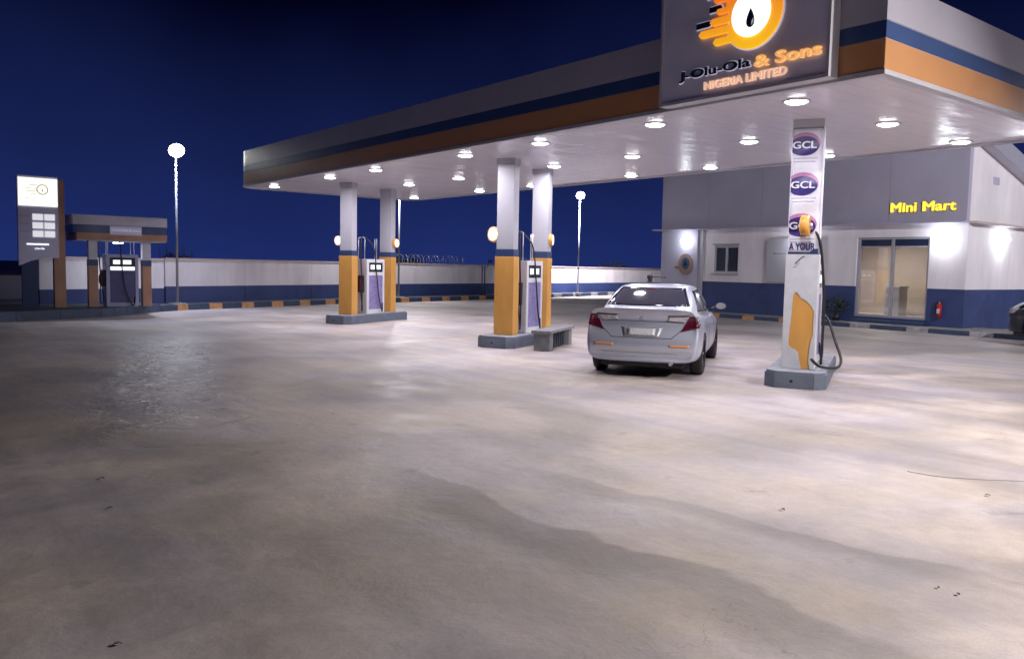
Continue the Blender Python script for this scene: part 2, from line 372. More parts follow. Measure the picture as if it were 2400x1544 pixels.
def offset_line(pts, d):
    out = []
    for i, p in enumerate(pts):
        a = Vector(pts[max(i-1, 0)]); b = Vector(pts[min(i+1, len(pts)-1)]); t = (b-a).normalized()
        out.append((p[0]-t.y*d, p[1]+t.x*d))
    return out
kline = [(-30, 14.5), (2.7, 25.0), (5.6, 26.1), (7.6, 28.2), (8.7, 29.0), (15.5, 31.3), (18.2, 31.8), (25.4, 33.7), (30, 34.9), (37.4, 37.2), (60, 43)]
# kerb of painted blocks
def kerb_run(mb, pts, top, pattern, w=.16, seg=.5, z0=-.05):
    acc = []; tot = 0
    for i in range(len(pts)-1): acc.append((Vector(pts[i]), Vector(pts[i+1]), (Vector(pts[i+1])-Vector(pts[i])).length))
    pos = 0; k = 0
    def at(s):
        for a, b, l in acc:
            if s <= l: return a+(b-a)*(s/l), (b-a).normalized()
            s -= l
        return acc[-1][1], (acc[-1][1]-acc[-1][0]).normalized()
    L_ = sum(a[2] for a in acc)
    while pos < L_:
        m, ln = pattern[k % len(pattern)]; k += 1
        e = min(pos+ln, L_); n = max(1, int((e-pos)/seg))
        for j in range(n):
            s0 = pos+(e-pos)*j/n; s1 = pos+(e-pos)*(j+1)/n-(.012 if j == n-1 else 0)
            p, t = at(s0); q, t2 = at(s1); nn = Vector((-t.y, t.x)); n2 = Vector((-t2.y, t2.x))
            lo = [p, q, q+n2*w, p+nn*w]
            hi = [p+nn*.015, q+n2*.015, q+n2*w, p+nn*w]
            V_ = [mb.bm.verts.new((v.x, v.y, z0)) for v in lo]+[mb.bm.verts.new((v.x, v.y, top)) for v in hi]
            for f in ((3, 2, 1, 0), (4, 5, 6, 7), (0, 1, 5, 4), (1, 2, 6, 5), (2, 3, 7, 6), (3, 0, 4, 7)):
                mb.bm.faces.new([V_[i] for i in f]).material_index = mb.mi(m)
        pos = e
kb = MB(); kerb_run(kb, kline[:4], .26, [('navy_kerb', 1.2)]); kerb_run(kb, kline[3:8], .20, [('navy_kerb', .85), ('orange_kerb', .55)]); kerb_run(kb, kline[7:], .20, [('navy_kerb', 1.3), ('white_kerb', .9)])
tag(kb.build('kerb'), kind='structure')
# raised strip behind the kerb
def sheet(path_a, path_b, z0, z1, m, name):
    mb = MB(); n = len(path_a)
    for i in range(n-1):
        a, b, c, d = path_a[i], path_a[i+1], path_b[i+1], path_b[i]
        mb.face([(*a, z1), (*b, z1), (*c, z1), (*d, z1)], m)
        mb.face([(*a, z0), (*b, z0), (*b, z1), (*a, z1)], m)
    o = mb.build(name); tag(o, kind='structure'); return o
back = [(-34, 40), (0, 45), (4, 46), (6, 48), (8, 50), (14, 52), (18, 53), (26, 56), (31, 57), (38, 60), (60, 66)]
sheet(offset_line(kline, .155)[:4], back[:4], -.05, .245, 'dark_concrete', 'raised_platform')
sheet(offset_line(kline, .155)[3:], back[3:], -.05, .185, 'dark_concrete', 'pavement')
# shop pavement with its kerb
mk = MB(); kerb_run(mk, [(24.62, 23.3), (24.62, 15.2)], .13, [('navy_kerb', 1.0), ('orange_kerb', .5)][::1]); 
kerb_run(mk, [(24.62, 15.2), (24.62, 2)], .13, [('white_kerb', .35), ('navy_kerb', 1.15), ('white_kerb', .30)])
kmk = mk.build('kerb'); tag(kmk, kind='structure')
sp = MB(); sp.box(24.7, 27, 3, 23.2, -.05, .12, 'pave'); tag(sp.build('pavement'), kind='structure')

# ================================================================= PERIMETER WALLS
def wall(pts, zsplit, ztop, label, name='perimeter_wall', panels=3.2):
    root = thing(name, (*pts[0], 0), 0, label, 'wall'); o = Vector((*pts[0], 0))
    lo = MB(); hi = MB(); cp = MB()
    for i in range(len(pts)-1):
        a = Vector((*pts[i], 0))-o; b = Vector((*pts[i+1], 0))-o; t = (b-a).normalized(); n = Vector((-t.y, t.x, 0)); L_ = (b-a).length
        k = max(1, round(L_/panels))
        for j in range(k):
            p = a+t*(L_*j/k); q = a+t*(L_*(j+1)/k-.012)
            def blk(mb, m, z0, z1, d0, d1):
                A = [p+n*d0, q+n*d0, q+n*d1, p+n*d1]
                V_ = [mb.bm.verts.new((v.x, v.y, z0)) for v in A]+[mb.bm.verts.new((v.x, v.y, z1)) for v in A]
                for f in ((3, 2, 1, 0), (4, 5, 6, 7), (0, 1, 5, 4), (1, 2, 6, 5), (2, 3, 7, 6), (3, 0, 4, 7)):
                    mb.bm.faces.new([V_[i_] for i_ in f]).material_index = mb.mi(m)
            blk(lo, 'wall_navy', 0, zsplit, 0, .22); blk(hi, 'wall_white', zsplit, ztop, .006, .22); blk(cp, 'coping', ztop, ztop+.05, -.025, .245)
    lo.build('base_band', root); hi.build('wall_panel', root); cp.build('coping', root)
    return root
wall([(4.2, 28.75), (8.2, 29.95)], .72, 1.70, 'short run of boundary wall behind the small fuelling point at the far left')
wall([(8.25, 30.0), (18, 33.4), (27, 35.8), (40, 38.6), (58, 42.5)], .78, 1.73, 'long cream and navy boundary wall running behind the canopy to the shop')
lw = MB(); lw.box(-14, 0, 0, .25, 0, 1.0, 'clad_grey'); lw.box(-14, 0, -.02, .27, 1.0, 1.06, 'coping')
o = lw.build('low_wall', None, (4.3, 33.2, 0), R(14)); tag(o, 'low grey parapet wall left of the price board', 'wall')

# ================================================================= CANOPY
X0, X1, Y0, Y1, ZS, ZT = 9.08, 15.35, 4.8, 25.3, 4.0, 5.02
canopy = thing('canopy', (0, 0, 0), 0, 'large flat forecourt canopy with white, blue and orange bands over the pumps', 'canopy')
def rpath(off=0., r=.75):
    pts = [(X0-off, Y0-off), (X1+off, Y0-off)]
    for cx, cy, a0 in ((X1-r, Y1-r, 0), (X0+r, Y1-r, 90)):
        for k in range(9):
            a = R(a0+k*90/8); pts.append((cx+(r+off)*cos(a), cy+(r+off)*sin(a)))
    return pts
def band(z0, z1, m, off, name):
    mb = MB(); a = rpath(off); b = rpath(off-.12); n = len(a)
    for i in range(n):
        j = (i+1) % n
        sm = 2 <= i < n-1 and i != 10
        mb.face([(*a[i], z0), (*a[j], z0), (*a[j], z1), (*a[i], z1)], m)
        mb.face([(*b[j], z0), (*b[i], z0), (*b[i], z1), (*b[j], z1)], m)
        mb.face([(*a[i], z0), (*b[i], z0), (*b[j], z0), (*a[j], z0)], m)
        mb.face([(*a[i], z1), (*a[j], z1), (*b[j], z1), (*b[i], z1)], m)
    bmesh.ops.remove_doubles(mb.bm, verts=mb.bm.verts[:], dist=1e-5)
    return mb.build(name, canopy)
band(4.372, 4.56, 'fascia_blue', .0, 'fascia_blue_band')
band(4.02, 4.36, 'fascia_orange', .0, 'fascia_orange_band')
band(4.572, ZT, 'fascia_white', .0, 'fascia_white_band')
band(4.36, 4.372, 'frame_grey', -.008, 'fascia_joint'); band(4.56, 4.572, 'frame_grey', -.008, 'fascia_joint')
band(3.965, 4.02, 'white_paint', .012, 'bottom_trim')
mb = MB(); rp_ = rpath(-.125)
mb.prism(rp_, .9, 'soffit', Matrix.Translation((0, 0, ZS))); sf = mb.build('soffit', canopy)

# 21 downlights in a 3 x 7 grid
def make_down():
    r = thing('downlight', (0, 0, 0), 0, 'x', 'ceiling light', 'round downlights under the canopy')
    a = MB(); 
    # housing ring
    n = 28
    for k in range(n):
        a0, a1 = 2*pi*k/n, 2*pi*(k+1)/n
        for (r0, z0, r1, z1) in ((.185, 0, .178, -.016), (.178, -.016, .152, -.016), (.152, -.016, .152, -.004)):
            a.face([(r0*cos(a0), r0*sin(a0), z0), (r0*cos(a1), r0*sin(a1), z0), (r1*cos(a1), r1*sin(a1), z1), (r1*cos(a0), r1*sin(a0), z1)], 'white_paint', True)
    bmesh.ops.remove_doubles(a.bm, verts=a.bm.verts[:], dist=1e-5); a.build('housing', r)
    b = MB(); b.cyl((0, 0, -.006), (0, 0, -.018), .150, 'lens', r1=.145, n=28); b.cyl((0, 0, -.018), (0, 0, -.034), .145, 'lens', r1=.11, n=28); b.build('lens', r)
    area(r, (0, 0, -.045), W_SOFFIT, .28, (.98, .93, 1.0), spread=170)
    return r
down = make_down(); first = True
rown = ['front edge row', 'middle row', 'shop side row']; 
yn = ['nearest the sign corner', 'second from the sign corner', 'third from the sign corner', 'fourth from the sign corner', 'fifth from the sign corner', 'sixth from the sign corner', 'farthest from the sign corner']
for i, x in enumerate((9.85, 12.3, 14.8)):
    for j, y in enumerate((6.4, 8.9, 11.7, 14.1, 17.9, 20.4, 24.2)):
        o = down if first else copy_tree(down); first = False
        o.location = (x, y, ZS); o['label'] = 'round white downlight in the %s of the canopy, %s' % (rown[i], yn[j])

# sign board on the fascia
sign = thing('sign_board', (0, 0, 0), 0, 'big grey logo board with flaming ring and drop fixed on the canopy edge', 'sign')
XS = 8.90
a = MB(); a.box(XS, 9.06, 5.38, 7.94, 4.03, 6.0, 'sign_grey', .012); a.build('panel', sign)
a = MB()
for (y0, y1, z0, z1) in ((5.36, 5.40, 4.0, 6.03), (7.92, 7.96, 4.0, 6.03)): a.box(XS-.03, 9.07, y0, y1, z0, z1, 'frame_grey')
a.box(XS-.03, 9.07, 5.40, 7.92, 3.995, 4.035, 'frame_grey'); a.box(XS-.03, 9.07, 5.40, 7.92, 6.0, 6.03, 'frame_grey'); a.build('frame', sign)
def on_sign(z=0.): return Matrix.Translation((-z, 0, 0)) @ FACE_S(XS)
cy, cz = -6.44, 4.95          # drawing x = -y
lg = MB()
# ring with flame bars on the reader's left, one outline
def arc(r, a0, a1, n): return [(cy+r*cos(R(a0+(a1-a0)*k/n)), cz+r*sin(R(a0+(a1-a0)*k/n))) for k in range(n+1)]
ro = .43
pts = arc(ro, -138, 150, 60)
pts += [(-6.86, 5.28), (-7.02, 5.28), (-7.05, 5.24), (-7.02, 5.20), (-6.84, 5.20),
        (-6.84, 5.12), (-6.98, 5.12), (-7.0, 5.085), (-6.98, 5.05), (-6.80, 5.05), (-6.80, 5.01), (-7.06, 5.01), (-7.1, 4.965), (-7.06, 4.92), (-6.78, 4.92),
        (-6.78, 4.885), (-7.24, 4.885), (-7.28, 4.84), (-7.24, 4.795), (-6.80, 4.795), (-6.80, 4.745), (-7.0, 4.745), (-7.04, 4.70), (-7.0, 4.655), (-6.82, 4.662)]
lg.prism(pts, .045, 'ring', on_sign(.001)); ring = lg.build('logo_ring', sign)
# pale lit edge outline behind
pl = MB(); pl.prism([(cy+(p[0]-cy)*1.035, cz+(p[1]-cz)*1.035) for p in arc(ro, -150, 150, 60)], .02, 'outline_white', on_sign(.0005)); pl.build('logo_edge', sign)
wd = MB(); wd.prism(ngon(cy-.01, cz, .285), .02, 'logo_white', on_sign(.047)); wd.build('logo_disc', sign)
dr = []
for k in range(41):
    t = 2*pi*k/40; r = .078; 
    x = r*sin(t)*(sin(t/2)**1.15); z = -.078*cos(t)*1.5
    dr.append((cy+x, cz-.055-z*-1 if False else cz-.06+(.118*cos(t))))
dr = dr[:-1]
dp = MB(); dp.prism(dr, .015, 'logo_navy', on_sign(.068)); dp.prism([(cy+.022, cz-.155), (cy+.052, cz-.12), (cy+.05, cz-.075), (cy+.026, cz-.105)], .004, 'outline_white', on_sign(.084)); dp.build('logo_drop', sign)
def pill(x0, x1, z, h, grow=0.):
    h += grow; x1 += grow; x0 -= grow*.2
    return [(x0, z-h), (x1-h, z-h)]+[(x1-h+h*cos(R(a)), z+h*sin(R(a))) for a in range(-80, 90, 20)]+[(x1-h, z+h), (x0, z+h)]
for nm, (x0, x1, z) in (('logo_bar', (-7.13, -6.93, 5.14)), ('logo_bar', (-7.34, -7.1, 4.97)), ('logo_bar', (-7.18, -6.95, 5.33))):
    p = MB(); p.prism(pill(x0, x1, z, .036, .012), .012, 'outline_white', on_sign(.001)); p.prism(pill(x0, x1, z, .036), .02, 'logo_navy', on_sign(.002)); p.build(nm, sign)
T = lambda y, z, d: Matrix.Translation((-d, 0, 0)) @ FACE_S(XS) @ Matrix.Translation((-y, z, 0))
text('company_lettering_edge', 'J-Olu-Ola', 1.165, .165, .012, 'outline_white', T(7.615, 4.262, .001), sign, .045)
text('company_lettering', 'J-Olu-Ola', 1.145, .145, .03, 'logo_navy', T(7.605, 4.272, .002), sign, .015)
text('company_lettering_end', '& Sons', .92, .145, .04, 'letters_orange', T(6.39, 4.275, .001), sign, .025)
text('company_subtitle', 'NIGERIA', .60, .10, .035, 'letters_pale', T(7.17, 4.12, .001), sign, fat=.004)
text('company_subtitle', 'LIMITED', .58, .10, .035, 'letters_pale', T(6.51, 4.12, .001), sign, fat=.004)

# ================================================================= FUEL ISLANDS, COLUMNS, DISPENSERS
IA = R(27.6)
near, midd, far = (11.27, 7.08), (10.86, 13.92), (10.89, 21.36)
def at_axis(p, d): return (p[0]+d*cos(IA), p[1]+d*sin(IA))
def make_island(length, label):
    r = MB(); w = .44; c = .16; x0, x1 = -.62, length-.62
    oc = [(x0, -w+c), (x0+c, -w), (x1-c, -w), (x1, -w+c), (x1, w-c), (x1-c, w), (x0+c, w), (x0, w-c)]
    r.prism(oc, .235, 'island', bev=.02); 
    r.prism([(p[0]*1.0 if 0 else (p[0]-(x0+x1)/2)*.985+(x0+x1)/2, p[1]*.95) for p in oc], .012, 'island_top', Matrix.Translation((0, 0, .236)))
    r.cyl((x0-.004, .04, .11), (x0+.03, .04, .11), .022, 'black', n=12)
    return r
isl = []
for p, l in ((near, 'octagonal grey fuel island nearest the camera, under the bannered column'), (midd, 'octagonal grey fuel island in the middle, with the bench beside it'), (far, 'octagonal grey fuel island farthest left under the canopy')):
    o = make_island(3.3, l).build('fuel_island', None, (*p, 0), IA); tag(o, l, 'fuel island', 'fuel islands under the canopy'); isl.append(o)

def round_sign(parent, loc, bearing, face, lit=None, R0=.175):
    d = Vector((cos(bearing), sin(bearing), 0)); p = Vector(loc)
    rim = MB(); rim.cyl(p-d*.06, p+d*.06, R0, 'rim', n=32); rim.cyl(p-d*.02, p-d*.02-Vector((d.x, d.y, 0))*.08, .03, 'steel', n=10)
    rs = rim.build('round_sign', parent)
    fc = MB(); fc.cyl(p+d*.06, p+d*.075, R0-.02, face, r1=R0-.035, n=32); fc.build('sign_face', rs)
    if lit: area(rs, p+d*.09, lit, .28, (1.0, .85, .7), d)
    return rs
def make_column(loc, label, front, disc, lowclad=True, lit=1.5):
    r = thing('canopy_column', (*loc, .248), IA, label, 'column', 'columns holding up the canopy')
    h = ZS-.248
    s = MB(); s.box(-.125, .125, -.20, .20, 1.83, h-.12, 'white_paint', .012); s.box(-.14, .14, -.215, .215, h-.12, h, 'white_paint', .006); s.build('shaft', r)
    s = MB(); s.box(-.14, .14, -.215, .215, 1.68, 1.83, 'navy', .006); s.build('navy_collar', r)
    if lowclad: s = MB(); s.box(-.145, .145, -.225, .225, 0, 1.68, 'orange', .015); s.build('orange_cladding', r)
    if disc is not None:
        (lx, ly, z, b, m, w, r0) = disc
        # b: world-ish bearing of the lit face, given in column space
        round_sign(r, (lx, ly, z-.248), b, m, w, r0)
    return r
# camera-frame bearing -> column-space angle: station angle = 51.6 deg - bearing ; minus IA
cb = lambda bearing: R(51.6-bearing)-IA
c1 = make_column(near, 'nearest column, wrapped in white advertising banners above torn wrap over orange', True, None)
c2 = make_column(midd, 'front column of the middle island with cream round sign, white over orange', True, (-.02, .29, 2.40, cb(-138), 'globe_cream', 1.2, .17))
c3 = make_column(far, 'front column of the far left island with small white round sign, white over orange', True, (-.02, .30, 2.36, cb(-150), 'globe_white', 1.5, .145))
for p, l, ds, mm in ((near, 'rear column of the nearest island, hidden behind the bannered column', 1.9, None),
               (midd, 'rear column of the middle island beyond the dispenser, white over orange', 1.95, 'globe_white'),
               (far, 'rear column of the far left island, right of its dispenser, white over orange', 2.05, 'globe_white')):
    q = at_axis(p, ds)
    if mm is None: q = (q[0]-.03, q[1]+.12)
    make_column(q, l, False, None if mm is None else (.08, -.23 if p is far else -.19, 2.36, cb(112 if p is far else 100), mm, .8, .14))

# banners and torn wrap on the nearest column (its parts)
FX = -.125
def on_front(d): return Matrix.Translation((-.155-d, 0, -.248)) @ FACE_S(0)
bn = MB()
NZ, NY = 40, 8
def bx(z, y): return -.150-.012*sin(z*9.3+y*7)-.008*sin(z*23+1.3+y*3)*(1-abs(y)/.25)
def strip(mb, y0, y1, z0, z1, off, m, nz=40, ny=8, wob=1.):
    g_ = [[mb.bm.verts.new((bx(z0+(z1-z0)*i/nz, y0+(y1-y0)*j/ny)-off, y0+(y1-y0)*j/ny, z0+(z1-z0)*i/nz-.248)) for j in range(ny+1)] for i in range(nz+1)]
    k = mb.mi(m)
    for i in range(nz):
        for j in range(ny):
            f = mb.bm.faces.new((g_[i][j], g_[i+1][j], g_[i+1][j+1], g_[i][j+1])); f.material_index = k; f.smooth = True
def solid(mb, th=.004):
    bmesh.ops.recalc_face_normals(mb.bm, faces=mb.bm.faces[:]); bmesh.ops.solidify(mb.bm, geom=mb.bm.faces[:], thickness=th)
strip(bn, -.215, .215, 2.02, 3.86, 0, 'banner'); solid(bn); banner = bn.build('banner', c1)
# the sides of the wrap (the strip on the reader's right is the bright folded edge)
bs = MB(); bs.box(-.145, .15, -.232, -.216, 1.96, 3.85, 'banner', .004); bs.box(-.145, .15, .216, .228, 2.02, 3.85, 'banner', .004); bs.build('banner_fold', c1)
def ban_shape(pts, off, m, name):
    mb = MB(); cen = (sum(p[0] for p in pts)/len(pts), sum(p[1] for p in pts)/len(pts))
    k = mb.mi(m); rings = []
    for f in (1., .75, .5, .25):
        rings.append([mb.bm.verts.new((bx(cen[1]+(p[1]-cen[1])*f, cen[0]+(p[0]-cen[0])*f)-off, cen[0]+(p[0]-cen[0])*f, cen[1]+(p[1]-cen[1])*f-.248)) for p in pts])
    c0 = mb.bm.verts.new((bx(cen[1], cen[0])-off, cen[0], cen[1]-.248)); n = len(pts)
    for a_, b_ in zip(rings, rings[1:]):
        for i in range(n):
            f = mb.bm.faces.new((a_[i], a_[(i+1) % n], b_[(i+1) % n], b_[i])); f.material_index = k; f.smooth = True
    for i in range(n): 
        f = mb.bm.faces.new((rings[-1][i], rings[-1][(i+1) % n], c0)); f.material_index = k
    return mb.build(name, banner)
def clipel(cy_, cz_, rx, rz, n=40):
    return [(min(.214, cy_+rx*cos(2*pi*k/n)), cz_+rz*sin(2*pi*k/n)) for k in range(n)]
for zc in (3.62, 3.03, 2.42):
    ban_shape(clipel(.045, zc+.02, .225, .165), .006, 'banner_pink', 'banner_emblem')
    ban_shape(clipel(.05, zc-.015, .215, .145), .009, 'banner_purple', 'banner_emblem')
    t_ = text('banner_letters', 'GCL', .34, .105, .004, 'banner', Matrix.Translation((-.178, 0, -.248)) @ FACE_S(0) @ Matrix.Translation((-.21, zc-.055, 0)), banner, .03)
    for k in range(2 if zc < 3 else 2):
        q = [(.19, zc-.19-.05*k), (-.15+.03*k, zc-.19-.05*k), (-.15+.03*k, zc-.205-.05*k), (.19, zc-.205-.05*k)]
        ban_shape(q, .006, 'banner_grey', 'banner_print')
text('banner_slogan', 'A YOUR', .37, .11, .004, 'banner_purple', Matrix.Translation((-.172, 0, -.248)) @ FACE_S(0) @ Matrix.Translation((-.20, 2.05, 0)), banner, .02)
# torn white wrap over the orange cladding
wr = MB()
def wpoly(pts, th=.006, off=.0):
    wr.prism([(-p[0], p[1]) for p in pts], th, 'wrap', Matrix.Translation((-.147-off, 0, -.248)) @ FACE_S(0))
# drawn as (y to the reader's left, z); orange stays bare in the middle and right
tear_l = [(.105, 1.39), (.115, 1.24), (.12, 1.1), (.13, .95), (.142, .80), (.150, .66), (.14, .60)]
wpoly([(.235, .252), (.235, 1.99), (-.20, 1.99), (-.20, 1.14), (-.15, 1.22), (-.09, 1.285), (-.0, 1.33), (.03, 1.385), (.07, 1.42)]+tear_l+[(.095, .56), (.04, .54), (.0, .50), (-.01, .42), (-.03, .33), (-.05, .252)])
wpoly([(-.20, .252), (-.20, 1.99), (-.232, 1.99), (-.232, .252)])
wpoly([(-.175, .252), (-.150, .40), (-.165, .60), (-.19, .75), (-.199, .75), (-.199, .252)], .007, .001)
wr.box(-.152, .152, -.240, -.226, .252-.248, 1.745, 'banner', .003)
wr.box(-.152, .152, .226, .240, .252-.248, 1.745, 'wrap', .003)
wr.build('torn_wrap', c1)
sc_ = MB()
sc_.tube([(-.158, .10, 1.60), (-.160, .05, 1.655), (-.158, .0, 1.70), (-.160, -.03, 1.71)], .006, 'dark', n=5, sub=3)
sc_.tube([(-.158, .12, 1.55), (-.160, .08, 1.57), (-.158, .04, 1.62)], .007, 'banner_grey', n=5, sub=3)
sc_.tube([(-.156, .24, 1.752), (-.156, .42, 1.745), (-.156, .40, 1.758)], .005, 'dark', n=5, sub=3)
sc_.build('wrap_tatters', c1)
round_sign(c1, (-.235, -.03, 2.42-.248), cb(-62), 'globe_off', None, .15)

def make_dispenser(name='fuel_dispenser'):
    r = thing(name, (0, 0, 0), 0, 'x', 'fuel pump', 'fuel dispensers')
    b = MB(); b.box(-.46, .46, -.22, .22, 0, 1.60, 'pump_side', .02); b.build('body', r)
    fr = MB()
    for s in (-1, 1):
        def bb(x0, x1, z0, z1, m, d0=.222, d1=.245, bv=.004):
            y0, y1 = sorted((s*d0, s*d1)); fr.box(x0, x1, y0, y1, z0, z1, m, bv)
        bb(-.46, -.36, 0, 1.6, 'pump_body'); bb(.37, .46, 0, 1.6, 'pump_body'); bb(-.36, .37, 1.50, 1.6, 'pump_body'); bb(-.36, .37, 0, .12, 'pump_body'); bb(-.36, .37, 1.12, 1.22, 'pump_body')
    fr.build('frame', r)
    for s in (-1, 1):
        p = MB(); y0, y1 = sorted((s*.222, s*.232)); p.box(-.36, .37, y0, y1, .12, 1.12, 'poster_lilac'); p.build('door_panel', r)
        p = MB(); p.box(-.36, .37, y0, y1, 1.22, 1.50, 'display'); 
        ds = p.build('display', r)
        q = MB(); y2, y3 = sorted((s*.2325, s*.236))
        for x0, x1 in ((-.26, -.06), (.02, .26)): q.box(x0, x1, y2, y3, 1.30, 1.43, 'digits')
        q.build('readout', ds)
    # nozzle end facing the lane
    hd = MB(); hd.box(-.53, -.462, -.15, -.01, .62, 1.12, 'dark', .015); hd.box(-.53, -.462, .03, .17, .62, 1.12, 'dark', .015); hd.build('nozzle_holster', r)
    for y in (-.08, .10):
        n = MB(); n.tube([(-.545, y, .66), (-.56, y, .78), (-.56, y, .95), (-.52, y, 1.06)], .026, 'maroon', n=8); n.box(-.60, -.545, y-.03, y+.03, .72, .95, 'maroon', .012); n.build('nozzle', r)
    for i, y in enumerate((-.10, .12)):
        m = MB(); m.cyl((-.38, y, 1.6), (-.38, y, 2.22), .012, 'steel', n=8); m.cyl((-.38, y, 2.22), (-.52+.28*i, y, 2.24), .010, 'steel', n=8); m.build('hose_mast', r)
    for x in (.30, .40):
        m = MB(); m.cyl((x, 0, 1.6), (x, 0, 2.22), .010, 'steel', n=8); m.build('hose_mast', r)
    h = MB(); h.tube([(-.52, -.10, 2.24), (-.60, -.12, 2.05), (-.62, -.14, 1.5), (-.60, -.16, .9), (-.62, -.18, .35), (-.60, -.16, .10), (-.52, -.12, .22), (-.55, -.08, .66)], .017, 'black'); h.build('hose', r)
    h = MB(); h.tube([(-.24, .12, 2.24), (-.12, .0, 2.2), (-.04, -.2, 1.9), (-.02, -.28, 1.2), (.08, -.30, .5), (.22, -.30, .12), (.32, -.27, .06), (.36, -.24, .3)], .017, 'black'); h.build('hose', r)
    return r
d2 = make_dispenser(); q = at_axis(midd, 1.0); d2.location = (*q, .25); d2.rotation_euler.z = IA; d2['label'] = 'white dispenser with lilac patterned panel on the middle fuel island'
d3 = copy_tree(d2); q = at_axis(far, 1.05); d3.location = (*q, .25); d3['label'] = 'white dispenser with lilac panel on the far left fuel island'
d1 = copy_tree(d2); q = at_axis(near, .95); d1.location = (q[0]-.0, q[1]+.03, .25); d1['label'] = 'dispenser on the nearest island hidden behind the bannered column'

# loose hose dropping from the nearest dispenser onto the apron
hz = MB(); hz.tube([(11.25, 6.98, 2.42), (11.22, 6.84, 2.3), (11.25, 6.78, 2.1), (11.28, 6.76, 1.84), (11.40, 6.78, 1.33), (11.50, 6.83, .9), (11.6, 6.9, .3)], .02, 'black')
o = hz.build('hanging_hose'); tag(o, 'thin black hose hanging straight down beside the bannered column', 'hose')
hz = MB(); hz.tube([(12.68, 7.50, 1.0), (12.6, 7.37, .88), (12.41, 7.14, .6), (12.11, 6.86, .37), (11.81, 6.72, .27), (11.52, 6.69, .27), (11.2, 6.69, .32), (11.03, 6.72, .43)], .022, 'black')
o = hz.build('fuel_hose'); tag(o, 'black fuel hose looping down to the apron right of the nearest island', 'hose')

# concrete bench by the middle island
bch = thing('bench', (10.97, 12.78, 0), R(33), 'low grey concrete bench beside the middle fuel island', 'bench')
a = MB(); a.box(-.22, 1.75, -.21, .21, .36, .42, 'concrete', .012); a.build('seat', bch)
a = MB(); a.box(-.15, .13, -.17, .17, 0, .358, 'concrete', .015); a.build('leg', bch)
a = MB(); a.box(1.42, 1.66, -.17, .17, 0, .358, 'concrete', .015); a.build('leg', bch)
a = MB()
for k in range(6): a.box(.32+k*.18, .38+k*.18, -.10, .10, .02, .34, 'dark_concrete', .01)
a.box(.2, 1.42, -.03, .03, .28, .355, 'dark_concrete'); a.build('slatted_support', bch)

# ================================================================= SHOP
BX = 26.0; YA, YB = 10.87, 22.8; ZC = 3.30
shop = thing('mini_mart_building', (0, 0, 0), 0, 'shop building with grey upper front, white and navy lower walls', 'building')
def pb(name, boxes, m, parent=shop, bev=0.):
    mb = MB()
    for b in boxes: mb.box(*b, m, bev)
    return mb.build(name, parent)
DY0, DY1, DZ0, DZ1 = 11.98, 14.36, .30, 2.90     # door opening
WY0, WY1, WZ0, WZ1 = 19.08, 20.22, 1.64, 2.70    # small window
FY = 20.95                                       # grey feature bay starts
T_ = .25
pb('wall_white', [(BX, BX+T_, YA, DY0, 1.29, ZC), (BX, BX+T_, DY0, DY1, DZ1, ZC), (BX, BX+T_, DY1, WY0, 1.29, ZC), (BX, BX+T_, WY0, WY1, 1.29, WZ0), (BX, BX+T_, WY0, WY1, WZ1, ZC), (BX, BX+T_, WY1, FY, 1.29, ZC)], 'wall_white')
pb('wall_navy_base', [(BX+.004, BX+T_, YA, DY0, 0, 1.29), (BX+.004, BX+T_, DY1, FY-.22, 0, 1.29)], 'wall_navy')
pb('door_step', [(BX-.35, BX+.3, DY0-.1, DY1+.1, .12, .22), (BX-.1, BX+.3, DY0-.02, DY1+.02, .22, .30)], 'navy')
pb('corner_pier', [(BX-.06, BX+.1, FY-.22, FY-.004, 0, ZC)], 'white_paint')
pb('feature_bay', [(BX-.12, BX+T_, FY, YB, 0, ZC)], 'clad_grey')
def parapet():
    mb = MB()
    # grey front parapet in four wide cassettes
    n = 5
    for k in range(n):
        y0 = YA+(YB-YA)*k/n; y1 = YA+(YB-YA)*(k+1)/n-.010
        mb.box(BX-.16, BX+.05, y0, y1, ZC+.06, 5.85, 'clad_grey')
    mb.box(BX-.14, BX+.045, YA+.01, YB-.01, ZC+.065, 5.84, 'sign_grey')
    mb.build('parapet_cladding', shop)
parapet()
pb('ledge', [(BX-.34, BX+.2, YA-.02, YB+.35, ZC, ZC+.055)], 'clad_grey')
# side wall facing the camera's right: raked top
sw = MB()
sw.prism([(26.253, 1.29), (38, 1.29), (38, 2.4), (30, 4.70), (26.6, 5.56), (26.053, 5.70), (26.053, 3.305), (26.253, 3.305)], .25, 'wall_white', Matrix.Translation((0, .25, 0)) @ FACE_L(YA)); sw.build('side_wall', shop)
sw = MB(); sw.box(26.253, 38, YA-.0+.004, YA+.25, 0, 1.29, 'wall_navy'); sw.build('side_wall_base', shop)
rk = MB(); rk.prism([(26.0, 5.70), (26.6, 5.58), (30, 4.72), (38, 2.5), (38, 3.0), (30, 5.25), (26.9, 6.02), (26.0, 6.2)], .40, 'fascia_white', Matrix.Translation((0, .05, 0)) @ FACE_L(YA)); rk.build('raked_parapet', shop)
pb('side_ledge', [(26.05, 38, YA-.22, YA-.002, ZC-.02, ZC+.05)], 'coping'); pb('side_ledge_lip', [(26.05, 38, YA-.25, YA-.222, ZC-.03, ZC+.0)], 'white_paint')
pb('vent', [(27.55, 27.95, YA-.03, YA-.001, 4.55, 4.78)], 'clad_grey')
pb('roof', [(26.3, 38, YA+.3, YB, 3.35, 3.5)], 'concrete')
pb('end_wall', [(26.26, 38, YB-.25, YB, 0, ZC)], 'wall_white')
pb('rear_wall', [(37.8, 38, YA+.26, YB-.26, 0, ZC)], 'wall_white')
